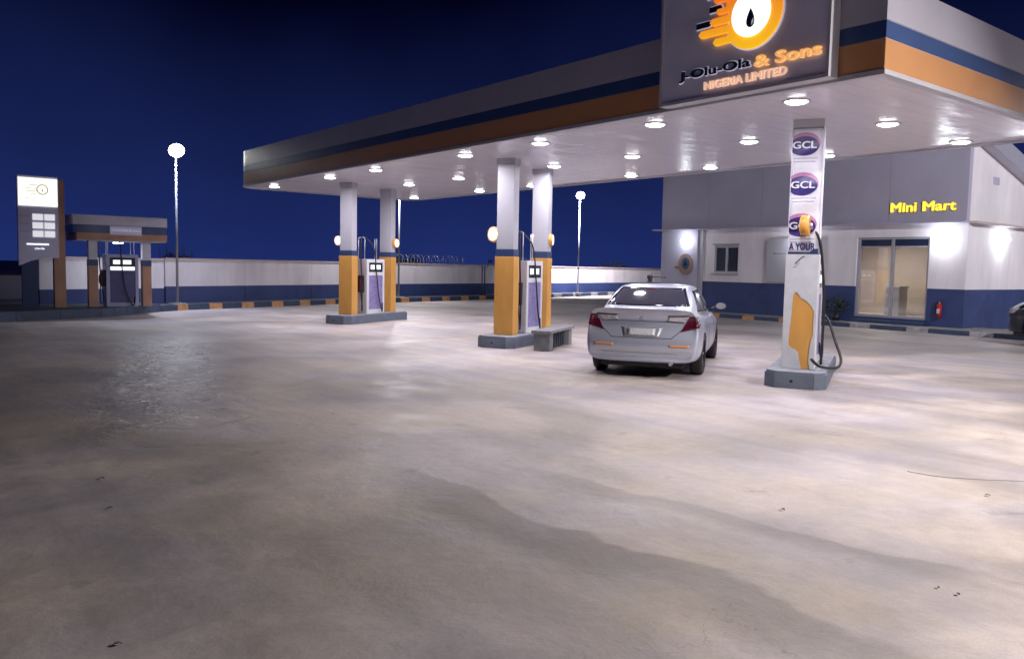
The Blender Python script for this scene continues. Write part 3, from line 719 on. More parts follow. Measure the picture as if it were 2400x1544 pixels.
# room behind the glass
pb('room_wall', [(29.2, 29.3, 11.2, 16, .30, 3.2), (26.26, 29.2, 11.12, 11.2, .30, 3.2), (26.26, 29.2, 15.9, 16.0, .30, 3.2)], 'tan')
pb('room_floor', [(26.2, 29.3, 11.2, 16, .2, .298)], 'room_floor'); pb('room_ceiling', [(26.26, 29.3, 11.2, 16, 3.0, 3.1)], 'tan')
rl = thing('room_light', (27.4, 14.25, 2.98), 0, 'warm ceiling light glimpsed inside the shop through the left door pane', 'ceiling light')
a = MB(); a.box(-.6, .6, -.12, .12, -.05, 0, mat('room_lens', (.9, .85, .7), .4, emit=(1, .85, .6), es=3), .01); a.build('tube', rl); area(rl, (0, 0, -.08), 75, .5, (1, .86, .70))
fz = thing('chest_cabinet', (28.2, 14.05, .30), 0, 'small pale cabinet standing inside the shop behind the glass', 'cabinet')
a = MB(); a.box(-.3, .3, -.26, .26, 0, .95, 'alu', .02); a.build('carcass', fz); a = MB(); a.box(-.32, .32, -.28, .28, .952, 1.0, 'white_paint', .01); a.build('top', fz)
# door
door = MB(); door.box(BX+.06, BX+.14, DY0, DY0+.07, DZ0, DZ1, 'alu'); door.box(BX+.06, BX+.14, DY1-.10, DY1, DZ0, DZ1, 'alu'); ymid = 13.17
door.box(BX+.05, BX+.15, ymid-.045, ymid+.045, DZ0, DZ1, 'alu')
for a0, a1 in ((DY0+.07, ymid-.045), (ymid+.045, DY1-.10)):
    door.box(BX+.06, BX+.14, a0, a1, DZ1-.07, DZ1, 'alu'); door.box(BX+.06, BX+.14, a0, a1, DZ0, DZ0+.08, 'alu'); door.box(BX+.06, BX+.14, a0, a1, 2.58, 2.62, 'alu')
dr_ = door.build('glass_door', shop)
tp = MB()
for a0, a1 in ((DY0+.07, ymid-.045), (ymid+.045, DY1-.10)): tp.box(BX+.09, BX+.11, a0, a1, 2.62, DZ1-.07, 'transom')
tp.build('transom_pane', dr_)
# clear glass
gm = D.materials.new('clear_glass'); gm.use_nodes = True; nt = gm.node_tree; nt.nodes.clear()
o_ = nt.nodes.new('ShaderNodeOutputMaterial'); mx = nt.nodes.new('ShaderNodeMixShader'); tr = nt.nodes.new('ShaderNodeBsdfTransparent'); gl = nt.nodes.new('ShaderNodeBsdfGlossy')
tr.inputs[0].default_value = (.80, .84, .88, 1); gl.inputs['Roughness'].default_value = .04; mx.inputs[0].default_value = .13
nt.links.new(tr.outputs[0], mx.inputs[1]); nt.links.new(gl.outputs[0], mx.inputs[2]); nt.links.new(mx.outputs[0], o_.inputs[0]); M['clear'] = gm
for a0, a1 in ((DY0+.07, ymid-.045), (ymid+.045, DY1-.10)):
    pn = MB(); pn.box(BX+.095, BX+.105, a0+.003, a1-.003, DZ0+.083, 2.577, 'clear'); pn.build('glass_pane', dr_)
hd = MB(); hd.cyl((BX+.02, ymid+.10, 1.1), (BX+.02, ymid+.10, 1.45), .015, 'steel', n=8); hd.build('handle', dr_)
# window
wn = MB(); 
for b in ((WY0, WY0+.06, WZ0, WZ1), (WY1-.06, WY1, WZ0, WZ1), (WY0+.06, WY1-.06, WZ0, WZ0+.06), (WY0+.06, WY1-.06, WZ1-.10, WZ1), (19.60, 19.70, WZ0+.06, WZ1-.10)): wn.box(BX+.05, BX+.15, *b, 'white_paint')
wo_ = wn.build('window', shop)
pn = MB(); pn.box(BX+.09, BX+.10, WY0+.06, 19.60, WZ0+.06, WZ1-.1, 'glass'); pn.box(BX+.09, BX+.10, 19.70, WY1-.06, WZ0+.06, WZ1-.1, 'glass'); pn.build('pane', wo_)
bl = MB()
for k in range(4): bl.cyl((BX+.04, 19.14+k*.13, WZ0+.06), (BX+.04, 19.14+k*.13, WZ1-.1), .008, 'dark', n=6)
bl.cyl((BX+.04, WY0+.06, 1.95), (BX+.04, 19.6, 1.95), .008, 'dark', n=6); bl.build('burglar_bars', wo_)
sl = MB(); sl.box(BX-.07, BX-.001, WY0-.05, WY1+.05, WZ0-.07, WZ0-.01, 'white_paint'); sl.build('sill', wo_)
sl = MB(); sl.box(BX-.03, BX-.001, WY0-.05, WY1+.05, WZ1+.005, WZ1+.06, 'white_paint'); sl.build('head_trim', wo_)
# pale panel standing in for a lamp's wash of light, half behind the banners
pp = MB()
def rrect(x0, x1, z0, z1, r, n=6):
    o = []
    for cx, cz_, a0 in ((x1-r, z0+r, -90), (x1-r, z1-r, 0), (x0+r, z1-r, 90), (x0+r, z0+r, 180)):
        for k in range(n+1): a = R(a0+90*k/n); o.append((cx+r*cos(a), cz_+r*sin(a)))
    return o
pp.prism(rrect(-17.78, -15.60, 1.33, 2.93, .14), .10, 'white_paint', Matrix.Translation((-.002, 0, 0)) @ FACE_S(BX), bev=.02)
o = pp.build('wall_panel'); tag(o, 'white rounded panel standing in for lamp wash on the shop wall behind the bannered column', 'notice board')  # wall_panel, notice board: here a stand-in for a lamp's wash of light
# shop lettering
ml = thing('shop_sign', (0, 0, 0), 0, 'glowing yellow letters reading Mini Mart on the grey shop front', 'sign')
for wd_, y_, w_ in (('Mini', 13.17, .80), ('Mart', 12.16, .98)):
    text('lettering', wd_, w_, .29, .05, 'mini', Matrix.Translation((-.003, 0, 0)) @ FACE_S(BX-.16) @ Matrix.Translation((-y_, 3.68, 0)), ml, fat=.016)
    text('letter_returns', wd_, w_+.02, .31, .04, 'mini_edge', Matrix.Translation((-.006, 0, 0)) @ FACE_S(BX-.16) @ Matrix.Translation((-y_-.01, 3.67, 0)), ml, fat=.02)
# faded emblem on the feature bay
em = thing('wall_emblem', (0, 0, 0), 0, 'unlit orange ring emblem with navy drop on the grey bay of the shop', 'sign')
a = MB(); a.prism(ngon(-21.50, 1.95, .42, rx=.36), .03, mat('emblem_tan', (.30, .19, .15), .6, var=.2), FACE_S(BX-.122)); a.prism([(-22.05, 1.78), (-21.75, 1.74), (-21.75, 1.90), (-22.05, 1.86)], .028, mat('emblem_rust', (.30, .16, .10), .6), FACE_S(BX-.122)); a.build('ring', em)
a = MB(); a.prism(ngon(-21.49, 1.98, .24, rx=.20), .012, mat('emblem_blue', (.05, .09, .18), .5), FACE_S(BX-.154)); a.prism([(-21.58, 1.92), (-21.49, 1.84), (-21.40, 1.92), (-21.43, 2.02), (-21.49, 2.14), (-21.55, 2.02)], .008, 'logo_navy', FACE_S(BX-.168)); a.build('drop', em)
# wall lamps
def wall_lamp(loc, d, label, w=W_WALL):
    r = thing('wall_lamp', loc, 0, label, 'wall light', 'bright wall lamps on the shop'); d = Vector(d)
    a = MB(); a.cyl(d*0.002, d*.05, .07, 'alu', n=16); a.cyl(d*.05+Vector((0, 0, .02)), d*.16+Vector((0, 0, .05)), .02, 'alu', n=8); a.build('bracket', r)
    b2 = bmesh.new(); bmesh.ops.create_uvsphere(b2, u_segments=20, v_segments=12, radius=.12)
    for f in b2.faces: f.smooth = True
    a = MB(); a.merge(b2, 'lens_wall', Matrix.Translation(d*.19) @ Matrix.Diagonal((1, 1, .85, 1))); a.build('globe', r)
    l = D.lights.new('light', 'POINT'); l.energy = w; l.color = (.90, .95, 1.0); l.shadow_soft_size = .13
    lo = D.objects.new('light', l); COL.objects.link(lo); lo.parent = r; lo.location = d*.36
    return r
wall_lamp((BX, 11.58, 2.79), (-1, 0, 0), 'bright wall lamp between the glass door and the shop corner', 16)
wall_lamp((BX-.12, 21.49, 2.86), (-1, 0, 0), 'bright wall lamp above the emblem on the grey bay', 10)
wall_lamp((BX-.10, 16.45, 2.65), (-1, 0, 0), 'assumed wall lamp on the shop hidden behind the bannered column', 14)  # lamp assumed out of sight behind the column, lighting the wall there
wall_lamp((28.35, YA, 2.88), (0, -1, 0), 'bright wall lamp on the shop side wall at the right edge', 18)
# extinguisher, black bag of rubbish by the shop front
ex = thing('fire_extinguisher', (BX-.13, 11.52, .42), 0, 'red fire extinguisher hung on the navy wall right of the glass door', 'fire extinguisher')
a = MB(); a.cyl((0, 0, 0), (0, 0, .38), .075, 'red', n=16); a.cyl((0, 0, .38), (0, 0, .44), .075, 'red', r1=.03, n=16); a.build('cylinder', ex)
a = MB(); a.cyl((0, 0, .44), (0, 0, .50), .02, 'steel', n=10); a.box(-.02, .02, -.06, .02, .50, .53, 'black', .005); a.tube([(0, .02, .48), (0, .10, .44), (0, .11, .25), (0, .09, .1)], .012, 'black'); a.box(-.078, -.070, -.04, .04, .12, .26, 'paper'); a.build('valve', ex)
pl_ = thing('potted_plant', (25.75, 14.85, .12), 0, 'dark bushy plant in a pot by the navy shop wall left of the door', 'plant')
a = MB(); a.cyl((0, 0, 0), (0, 0, .22), .12, 'dark', r1=.16, n=16); a.build('pot', pl_)
def leaves(mb, c, rad, n, size, m='leaf', rnd=random):
    for _ in range(n):
        while True:
            v = Vector((rnd.uniform(-1, 1), rnd.uniform(-1, 1), rnd.uniform(-1, 1)))
            if v.length < 1: break
        p = Vector(c)+Vector((v.x*rad[0], v.y*rad[1], v.z*rad[2])); s_ = size*rnd.uniform(.6, 1.3)
        a_ = Vector((rnd.uniform(-1, 1), rnd.uniform(-1, 1), rnd.uniform(-.6, 1))).normalized(); b_ = a_.orthogonal().normalized()
        b_.rotate(Matrix.Rotation(rnd.uniform(0, 6.28), 3, a_))
        mb.face([p-b_*s_*.3, p+a_*s_*.5-b_*s_*.05, p+a_*s_, p+a_*s_*.5+b_*s_*.3], m)
a = MB(); leaves(a, (0, 0, .5), (.32, .38, .32), 260, .13); a.build('foliage', pl_)

# ================================================================= PRICE BOARD, SMALL FUELLING POINT (far left)
PL = 27.0
pbd = thing('price_board', (3.45, PL, .245), 0, 'tall grey price board with glowing white logo panel and white price tiles', 'sign')
def pbx(name, bxs, m, parent=pbd, bev=0.):
    mb = MB()
    for b in bxs: mb.box(*b, m, bev)
    return mb.build(name, parent)
zb = .245
a = MB(); a.prism([(0, 1.22+.0), (.30, 1.36), (.62, 1.44), (1.02, 1.46), (1.02, 3.78), (0, 3.78)], .20, 'sign_grey', Matrix.Translation((0, .20, 0)) @ FACE_L(0), bev=.0); a.build('cabinet', pbd)
pbx('post', [(.92, 1.22, .22, .46, 0, 3.74)], 'rust_orange'); pbx('post_back', [(.10, .50, .24, .4, 0, 1.4)], 'navy')
pbx('lit_logo_panel', [(.02, 1.0, -.03, -.001, 2.93, 3.72)], 'price_white')
a = MB(); mlog = lambda pts, th=.004, m='price_mark', d=.032: a.prism(pts, th, m, Matrix.Translation((0, -d, 0)) @ FACE_L(0))
rg = ngon(.62, 3.40, .15, 28); inn = ngon(.62, 3.40, .12, 28)
for k in range(28):
    j = (k+1) % 28; mlog([rg[k], rg[j], inn[j], inn[k]])
for z_, x_ in ((3.52, .28), (3.42, .2), (3.35, .2), (3.26, .32)): mlog([(x_, z_-.008), (.50, z_-.008), (.50, z_+.008), (x_, z_+.008)])
mlog([(.60, 3.36), (.62, 3.33), (.64, 3.36), (.62, 3.45)]); mlog([(.16, 3.14), (.5, 3.12), (.5, 3.13), (.16, 3.155)]); a.build('panel_emblem', pbd)
for i in range(3):
    for j in range(2):
        pbx('price_tile', [(.36+j*.30, .36+j*.30+.262, -.02, -.001, 2.53-i*.24, 2.53-i*.24+.175)], 'price_tile')
    pbx('row_mark', [(.04, .30, -.006, -.001, 2.63-i*.22, 2.645-i*.22)], 'frame_grey')
pbx('lit_strip', [(.2, .76, -.01, -.001, 1.82, 1.86)], 'lit_strip')
text('small_lettering', 'J-Olu-Ola', .24, .06, .006, 'lit_strip', Matrix.Translation((0, -.001, 0)) @ FACE_L(0) @ Matrix.Translation((.40, 1.68, 0)), pbd)

KX0, KX1, KY = 4.86, 7.52, 27.1
kc = thing('small_canopy', (0, 0, .245), 0, 'small banded canopy on two posts over the single dispenser at far left', 'canopy')
def kb_(name, bxs, m, bev=0.):
    mb = MB()
    for b in bxs: mb.box(*b, m, bev)
    return mb.build(name, kc)
kb_('fascia_white_band', [(KX0, KX1, KY, KY+1.7, 2.47, 2.76)], 'dull_white'); kb_('fascia_blue_band', [(KX0+.01, KX1-.01, KY+.01, KY+1.69, 2.235, 2.465)], 'fascia_blue')
kb_('fascia_orange_band', [(KX0+.10, KX1, KY, KY+1.7, 2.03, 2.23)], 'rust_orange'); kb_('soffit', [(KX0+.12, KX1-.02, KY+.03, KY+1.66, 2.0, 2.028)], 'white_paint')
kb_('name_plate', [(5.86, 6.76, KY-.012, KY+.0, 2.19, 2.46)], 'sign_grey')
text('name_lettering', 'J-Olu-Ola & Sons', .82, .10, .006, 'outline_white', Matrix.Translation((0, -.014, 0)) @ FACE_L(KY) @ Matrix.Translation((5.90, 2.28, 0)), kc)
for xc in (5.42, 6.95):
    mb = MB(); mb.box(xc-.13, xc+.13, KY+.16, KY+.42, 0, 1.25, 'rust_orange', .01); mb.box(xc-.132, xc+.132, KY+.158, KY+.422, 1.25, 1.43, 'navy'); mb.box(xc-.12, xc+.12, KY+.17, KY+.41, 1.43, 2.0, 'dull_white', .01); mb.build('post', kc)
kl = thing('downlight', (6.25, KY+.75, 2.243), 0, 'bright small lamp under the little canopy at far left', 'ceiling light')
a = MB(); a.cyl((0, 0, 0), (0, 0, -.03), .17, 'white_paint', n=20); a.build('housing', kl); a = MB(); a.cyl((0, 0, -.03), (0, 0, -.05), .14, 'lens', n=20); a.build('lens', kl); area(kl, (0, 0, -.07), 10, .26, (.92, .95, 1))
dk = copy_tree(d2); dk.location = (6.22, KY+.35, .247); dk.rotation_euler.z = 0; dk['label'] = 'lone grey dispenser under the small canopy at far left'
for ch in dk.children:
    ch.data = ch.data.copy()
    for k_, m_ in enumerate(ch.data.materials):
        if m_ == M['poster_lilac']: ch.data.materials[k_] = M['poster_navy']
        if m_ in (M['pump_body'], M['pump_side']): ch.data.materials[k_] = M['blue_grey']
st_ = MB(); st_.box(-.34, .35, -.2475, -.2465, 1.115, 1.225, 'lit_strip'); st_.build('lit_strip', dk)

# ================================================================= LAMP POLES
def lamp_pole(loc, h, tilt, label, w=W_POLE, aim=None, spread=180, col=(.98, .96, 1.0)):
    r = thing('lamp_pole', (*loc, .19), 0, label, 'street lamp', 'tall pole lamps along the boundary')
    a = MB(); a.cyl((0, 0, 0), (0, 0, h), 0.048, 'pole', r1=.03, n=12); a.build('pole', r)
    a = MB(); a.cyl((0, 0, 0), (0, 0, .04), .30, 'concrete', n=20); a.cyl((0, 0, .04), (0, 0, .07), .12, 'pole', n=12); a.build('base_plate', r)
    d = Vector((*tilt, 0)).normalized(); p = Vector((0, 0, h))
    a = MB(); a.cyl(p, p+d*.10+Vector((0, 0, .06)), .03, 'pole', n=8)
    q = Matrix.Translation(p+d*.14+Vector((0, 0, .08))) @ (d*.8+Vector((0, 0, -.6))).to_track_quat('Z', 'Y').to_matrix().to_4x4()
    b = MB(); b.cyl((0, 0, -.10), (0, 0, .05), .16, 'dark', r1=.27, n=24); me = b.mesh('lamp_head'); me.transform(q); o = D.objects.new('lamp_head', me); COL.objects.link(o); o.parent = r; a.build('bracket', r)
    b = MB(); b.cyl((0, 0, .052), (0, 0, .09), .25, 'lens_hot', r1=.24, n=24); b.cyl((0, 0, .09), (0, 0, .15), .24, 'lens_hot', r1=.12, n=24); me = b.mesh('lens'); me.transform(q); o2 = D.objects.new('lens', me); COL.objects.link(o2); o2.parent = o
    area(r, (q @ Vector((0, 0, .20))), w, .3, col, aim or (d*.25+Vector((0, 0, -1))), spread=spread)
    return r
tocam = lambda x, y: (-x, -y)
lamp_pole((8.4, 29.15), 5.15, (-.15, -1), 'pole lamp blazing white beside the small canopy at left', 130, (-.05, -.25, -1), 125, (.72, .80, 1.0))
lamp_pole((19.1, 32.5), 5.15, (-.3, -1), 'pole lamp behind the far left island, its head hidden by the canopy', 320)
lamp_pole((33.5, 36.0), 5.75, (-.6, -.8), 'pole lamp glowing between the middle island and the shop', 3800, (.3, .7, -.45))
lamp_pole((11.5, -3.2), 6.6, (-.6, .8), 'assumed unseen pole lamp lighting the foreground, at the near right corner of the forecourt, behind the viewer', W_ASSUMED_FLOOD, (-.50, .30, -.81), 128, (1.0, .93, .88))  # assumed lamp, out of view, added to light the foreground and right fascia
lamp_pole((17.5, 0.3), 6.6, (.8, .6), 'added unseen pole lamp brightening the shop front, out to the right of the canopy corner', 620, (1, .9, -.2), 150)  # unseen lamp added to lift the shop front
lamp_pole((33.0, -1.0), 6.0, (-.1, 1), 'added unseen pole lamp brightening the shop side wall, beyond the right edge of the picture', 420, (-.05, 1, -.5), 170)  # added out of view to brighten the shop's side wall
# twin blue pipes
tw = thing('twin_pipe_stand', (25.0, 34.0, .185), 0, 'two thin blue standing pipes in front of the boundary wall', 'pipes')
for k in (-.12, .12):
    a = MB(); a.cyl((k, k*.4, 0), (k, k*.4, 1.55), .035, 'navy', n=10); a.build('pipe', tw)
a = MB(); a.cyl((.3, .1, 1.4), (.55, .2, 1.75), .012, 'pole', n=6); a.box(.45, .65, .1, .25, 1.7, 1.86, 'navy', .01); a.build('small_floodlight', tw)

# coiled wire on the wall top
bw = MB(); a_ = Vector((19.7, 34.05, 1.98)); b_2 = Vector((24.6, 35.3, 1.98)); cps = []
for k in range(170):
    f_ = k/169; p_ = a_+(b_2-a_)*f_; an_ = f_*2*pi*14; cps.append((p_.x+.06*sin(an_*.7), p_.y+.22*cos(an_), p_.z+.22*sin(an_)))
bw.tube(cps, .012, 'steel', n=4, sub=2); bw.cyl((19.7, 34.05, 1.7), (19.7, 34.05, 2.2), .02, 'steel', n=6); bw.cyl((24.6, 35.3, 1.7), (24.6, 35.3, 2.2), .02, 'steel', n=6)
tag(bw.build('coiled_wire'), 'coil of security wire on the boundary wall right of the far left island', 'wire')

# shrubs beyond the wall
rnd = random.Random(3)
for i, (x, y, s_) in enumerate(((20.6, 35.7, 1.0), (22.0, 36.2, .8), (32, 39.4, .7), (44, 43.5, 1.4), (9.5, 33.0, .6))):
    r = thing('shrub', (x, y, 0), 0, ('tall grassy shrub showing over the wall right of the far left island', 'smaller shrub over the wall left of the twin pipes', 'dark shrub top over the wall right of the middle island', 'broad dark bush beyond the wall near the shop', 'low dark shrub beyond the wall at the left lamp pole')[i], 'shrub', 'shrubs beyond the boundary wall')
    a = MB()
    for k in range(6): a.cyl((0, 0, 0), (rnd.uniform(-.4, .4), rnd.uniform(-.4, .4), 1.4), .02, 'bark', n=5)
    a.build('stems', r)
    a = MB(); leaves(a, (0, 0, 1.55*1.0), (1.0*s_, .8*s_, .55*s_), 500, .20, rnd=rnd)
    for k in range(40):
        x_, y_ = rnd.uniform(-1, 1)*s_, rnd.uniform(-.5, .5)*s_; t1 = rnd.uniform(1.7, 2.0+.5*s_); dx = rnd.uniform(-.2, .2)
        a.face([(x_, y_, 1.2), (x_+.02, y_, 1.2), (x_+dx+.01, y_, t1), (x_+dx, y_, t1)], 'leaf')
    a.build('foliage', r)

# ================================================================= CARS
def make_car(name, label, paint, loc, heading, plate=True):
    root = thing(name, (0, 0, 0), 0, label, 'car')
    bm = bmesh.new()
    # ---- lower body: levels (z, half width) swept along stations; end caps bulge
    #        x,    zb,   zsh,  zc,  wf
    ST = [(-1.02, .30, 1.075, 1.105, .86), (-.98, .27, 1.08, 1.115, .945), (-.85, .24, 1.07, 1.115, .985), (-.5, .22, 1.04, 1.10, 1.0), (0, .20, 1.00, 1.09, 1.01),
          (.6, .19, .965, 1.06, 1.0), (1.3, .19, .945, 1.04, 1.0), (2.0, .19, .93, 1.03, 1.0), (2.6, .20, .92, 1.0, 1.0), (3.0, .21, .86, .93, .99), (3.4, .22, .76, .83, .95), (3.62, .24, .66, .72, .86), (3.70, .30, .58, .62, .74)]
    rings = []
    for (x, zb, zs, zc, wf) in ST:
        prof = [(0, zb), (.55, zb), (.80, zb+.02), (.885, zb+.10), (.905, .45), (.91, .62), (.895, .78), (.865, zs-.10), (.83, zs-.02), (.76, zs+.008), (.45, zc-.006), (0, zc)]
        half = []
        for i, (w, z) in enumerate(prof):
            w2 = w*wf; xx = x
            if x < -.9:                       # rear: bumper sticks out, deck lip leans forward
                if z > .72: xx += .07+.05*min(1, (z-.72)/.35)
                if z > 1.0: xx -= .06
                xx += .16*(w/.91)**3*(1 if x < -1 else .6)
                if x < -1 and z < .4: xx += .05
                if x < -1 and .42 < z < .7: xx -= .045
            if x > 3.3: xx -= .20*(w/.91)**3
            half.append((xx, w2, z))
        L_ = [bm.verts.new((p[0], p[1], p[2])) for p in half]; R_ = [bm.verts.new((p[0], -p[1], p[2])) for p in half[1:-1]]
        rings.append(L_+R_[::-1])       # closed loop: bottom centre, left up, top centre, right down
    n = len(rings[0])
    for a_, b_ in zip(rings, rings[1:]):
        for i in range(n): bm.faces.new((a_[i], a_[(i+1) % n], b_[(i+1) % n], b_[i]))
    for ring_, sgn in ((rings[0], 1), (rings[-1], -1)):
        # ladder cap with a centre line that bulges
        nl = n//2; Lf = ring_[:nl+1]; Rt = [ring_[0]]+ring_[:nl-1:-1][:nl-1+0]+[ring_[nl]]
        prevc = ring_[0]; 
        mid_ = []
        for i in range(1, nl):
            l_, r_ = ring_[i], ring_[-i]
            c_ = bm.verts.new(((l_.co.x+r_.co.x)/2-sgn*.10*(abs(l_.co.y)/.9), 0, l_.co.z)); mid_.append(c_)
        for i in range(1, nl-1):
            bm.faces.new((ring_[i], ring_[i+1], mid_[i], mid_[i-1])); bm.faces.new((mid_[i-1], mid_[i], ring_[-i-1], ring_[-i]))
        bm.faces.new((ring_[0], ring_[1], mid_[0], ring_[-1])); bm.faces.new((ring_[nl], ring_[nl+1], mid_[-1], ring_[nl-1]))
    bmesh.ops.recalc_face_normals(bm, faces=bm.faces[:])
    for f in bm.faces: f.smooth = True
    me = D.meshes.new('body'); bm.to_mesh(me); bm.free(); me.materials.append(paint); me.materials.append(M['black'])
    body = D.objects.new('body', me); COL.objects.link(body); body.parent = root
    ss = body.modifiers.new('s', 'SUBSURF'); ss.levels = ss.render_levels = 2
    cutters = []
    for wx in (0, 2.775):
        for s in (-1, 1):
            c = MB(); c.cyl((wx, s*.62, .33), (wx, s*1.1, .33), .375, 'black', n=40); co = c.build('cut'); cutters.append(co)
            co.data.materials.clear(); co.data.materials.append(M['black'])
            b_ = body.modifiers.new('b', 'BOOLEAN'); b_.operation = 'DIFFERENCE'; b_.object = co; b_.solver = 'EXACT'
            try: b_.material_mode = 'TRANSFER'
            except Exception: pass
    dg = bpy.context.evaluated_depsgraph_get(); dg.update(); nm = D.meshes.new_from_object(body.evaluated_get(dg)); body.modifiers.clear(); body.data = nm
    for c in cutters: D.objects.remove(c)
    # ---- cabin
    LV = [(.90, -.74, 2.86, .845), (1.02, -.66, 2.66, .825), (1.12, -.50, 2.38, .79), (1.24, -.20, 2.06, .735), (1.35, .10, 1.78, .675), (1.425, .36, 1.52, .615), (1.455, .55, 1.36, .50), (1.468, .75, 1.2, .25)]
    bm = bmesh.new(); rings = []
    for (z, xa, xb, hw) in LV:
        N_ = 32; rg_ = []
        for k in range(N_):
            t = 2*pi*k/N_; c_, s2 = cos(t), sin(t); e_ = 2/6.0
            px = (abs(c_)**e_)*(1 if c_ >= 0 else -1); py = (abs(s2)**e_)*(1 if s2 >= 0 else -1)
            # windscreens bow outwards
            bow = .10*(1-py*py)*(px)
            rg_.append(bm.verts.new(((xa+xb)/2+px*(xb-xa)/2*.96+bow*.9, py*hw*(1-.05*px*px), z)))
        rings.append(rg_)
    for a_, b_ in zip(rings, rings[1:]):
        for i in range(N_): bm.faces.new((a_[i], a_[(i+1) % N_], b_[(i+1) % N_], b_[i]))
    bm.faces.new(rings[-1]); bm.faces.new(rings[0][::-1])
    bmesh.ops.recalc_face_normals(bm, faces=bm.faces[:])
    for f in bm.faces: f.smooth = True
    me = D.meshes.new('cabin'); bm.to_mesh(me); bm.free(); me.materials.append(paint)
    cab = D.objects.new('roof_and_pillars', me); COL.objects.link(cab); cab.parent = root
    ss = cab.modifiers.new('s', 'SUBSURF'); ss.levels = ss.render_levels = 2
    dg = bpy.context.evaluated_depsgraph_get(); dg.update(); nm = D.meshes.new_from_object(cab.evaluated_get(dg)); cab.modifiers.clear(); cab.data = nm
    for p in cab.data.polygons: p.use_smooth = True
    def bvh(o):
        b_ = bmesh.new(); b_.from_mesh(o.data); t = BVHTree.FromBMesh(b_); b_.free(); return t
    TB, TC = bvh(body), bvh(cab)
    def patch(nm_, quads, m, axis, tree, parent, off=.006, nu=14, nv=8, skirt=.02):
        """quads in the plane seen along axis; laid on the bodywork with a small thickness"""
        mb = MB(); k = mb.mi(m)
        for q_ in quads:
            grid = []
            for i in range(nv+1):
                row = []
                for j in range(nu+1):
                    u, v = j/nu, i/nv
                    a_ = Vector(q_[0])*(1-u)*(1-v)+Vector(q_[1])*u*(1-v)+Vector(q_[2])*u*v+Vector(q_[3])*(1-u)*v
                    if axis == 'back': o_, d_ = Vector((-4, a_.x, a_.y)), Vector((1, 0, 0))
                    elif axis == 'front': o_, d_ = Vector((8, a_.x, a_.y)), Vector((-1, 0, 0))
                    elif axis == 'right': o_, d_ = Vector((a_.x, -4, a_.y)), Vector((0, 1, 0))
                    elif axis == 'left': o_, d_ = Vector((a_.x, 4, a_.y)), Vector((0, -1, 0))
                    else: o_, d_ = Vector((a_.x, a_.y, 4)), Vector((0, 0, -1))
                    h = tree.ray_cast(o_, d_); row.append((h[0], h[1], d_) if h[0] is not None else None)
                grid.append(row)
            V1 = {}; V0 = {}
            for i in range(nv+1):
                for j in range(nu+1):
                    h = grid[i][j]
                    if h:
                        nn = h[1] if h[1].dot(h[2]) < 0 else -h[1]
                        V1[i, j] = mb.bm.verts.new(h[0]+nn*off); V0[i, j] = h[0]-nn*.004
            ed = {}
            for i in range(nv):
                for j in range(nu):
                    ks = ((i, j), (i, j+1), (i+1, j+1), (i+1, j))
                    if all(q in V1 for q in ks) and max((V1[a].co-V1[b].co).length for a in ks for b in ks) < .45:
                        f = mb.bm.faces.new([V1[q] for q in ks]); f.material_index = k; f.smooth = True
                        for a, b in zip(ks, ks[1:]+ks[:1]): ed[frozenset((a, b))] = ed.get(frozenset((a, b)), 0)+1
            vb = {}
            for e_, c_ in ed.items():
                if c_ == 1:
                    a, b = tuple(e_)
                    for q in (a, b):
                        if q not in vb: vb[q] = mb.bm.verts.new(V0[q])
                    f = mb.bm.faces.new((V1[a], V1[b], vb[b], vb[a])); f.material_index = k
        return mb.build(nm_, parent)
    G = M['car_glass']
    # rear screen, windscreen, side glass
    patch('rear_window', [((-.68, 1.125), (.68, 1.125), (.535, 1.405), (-.535, 1.405))], G, 'back', TC, root, nu=24, nv=14)
    patch('windscreen', [((-.70, 1.07), (.70, 1.07), (.54, 1.40), (-.54, 1.40))], G, 'front', TC, root, nu=24, nv=14)
    for ax, s in (('right', -1), ('left', 1)):
        patch('side_window', [((.98, 1.0), (2.28, 1.0), (1.62, 1.36), (.98, 1.375))], G, ax, TC, root, nu=18, nv=10)
        patch('side_window', [((-.08, 1.03), (.90, 1.0), (.90, 1.375), (.40, 1.36))], G, ax, TC, root, nu=18, nv=10)
        # taillight: clear inner wedge and red outer body wrapping the corner
        patch('taillight', [((s*.61, .745), (s*.895, .82), (s*.885, 1.0), (s*.735, .99)), ], M['tail_red'], 'back', TB, root, nu=16, nv=10, off=.010)
        patch('taillight_clear', [((s*.385, .915), (s*.66, .895), (s*.73, .99), (s*.42, .978))], M['tail_clear'], 'back', TB, root, nu=12, nv=8, off=.012)
        patch('taillight_trim', [((s*.375, .90), (s*.66, .89), (s*.655, .906), (s*.385, .916)), ((s*.41, .980), (s*.74, .992), (s*.74, 1.006), (s*.40, .993))], M['dark'], 'back', TB, root, nu=12, nv=3, off=.010)
        patch('reflector', [((s*.44, .505), (s*.75, .505), (s*.75, .545), (s*.44, .545))], M['reflector'], 'back', TB, root, nu=10, nv=3, off=.008)
        # wing mirror
        mm = MB(); mm.cyl((2.2, s*.82, .98), (2.2, s*.93, 1.02), .03, 'dark', n=8)
        b2 = bmesh.new(); bmesh.ops.create_uvsphere(b2, u_segments=16, v_segments=10, radius=1)
        for f in b2.faces: f.smooth = True
        mm.merge(b2, 'dark', Matrix.Translation((2.2, s*1.01, 1.05)) @ Matrix.Diagonal((.06, .10, .065, 1))); 
        mo = mm.build('wing_mirror', root)
        gl_ = MB(); gl_.prism(ngon(0, 0, .055, 16, rx=.09), .006, 'steel', Matrix(((0, 0, -1, 2.128), (-1, 0, 0, s*1.01), (0, 1, 0, 1.05), (0, 0, 0, 1)))); gl_.build('mirror_glass', mo)
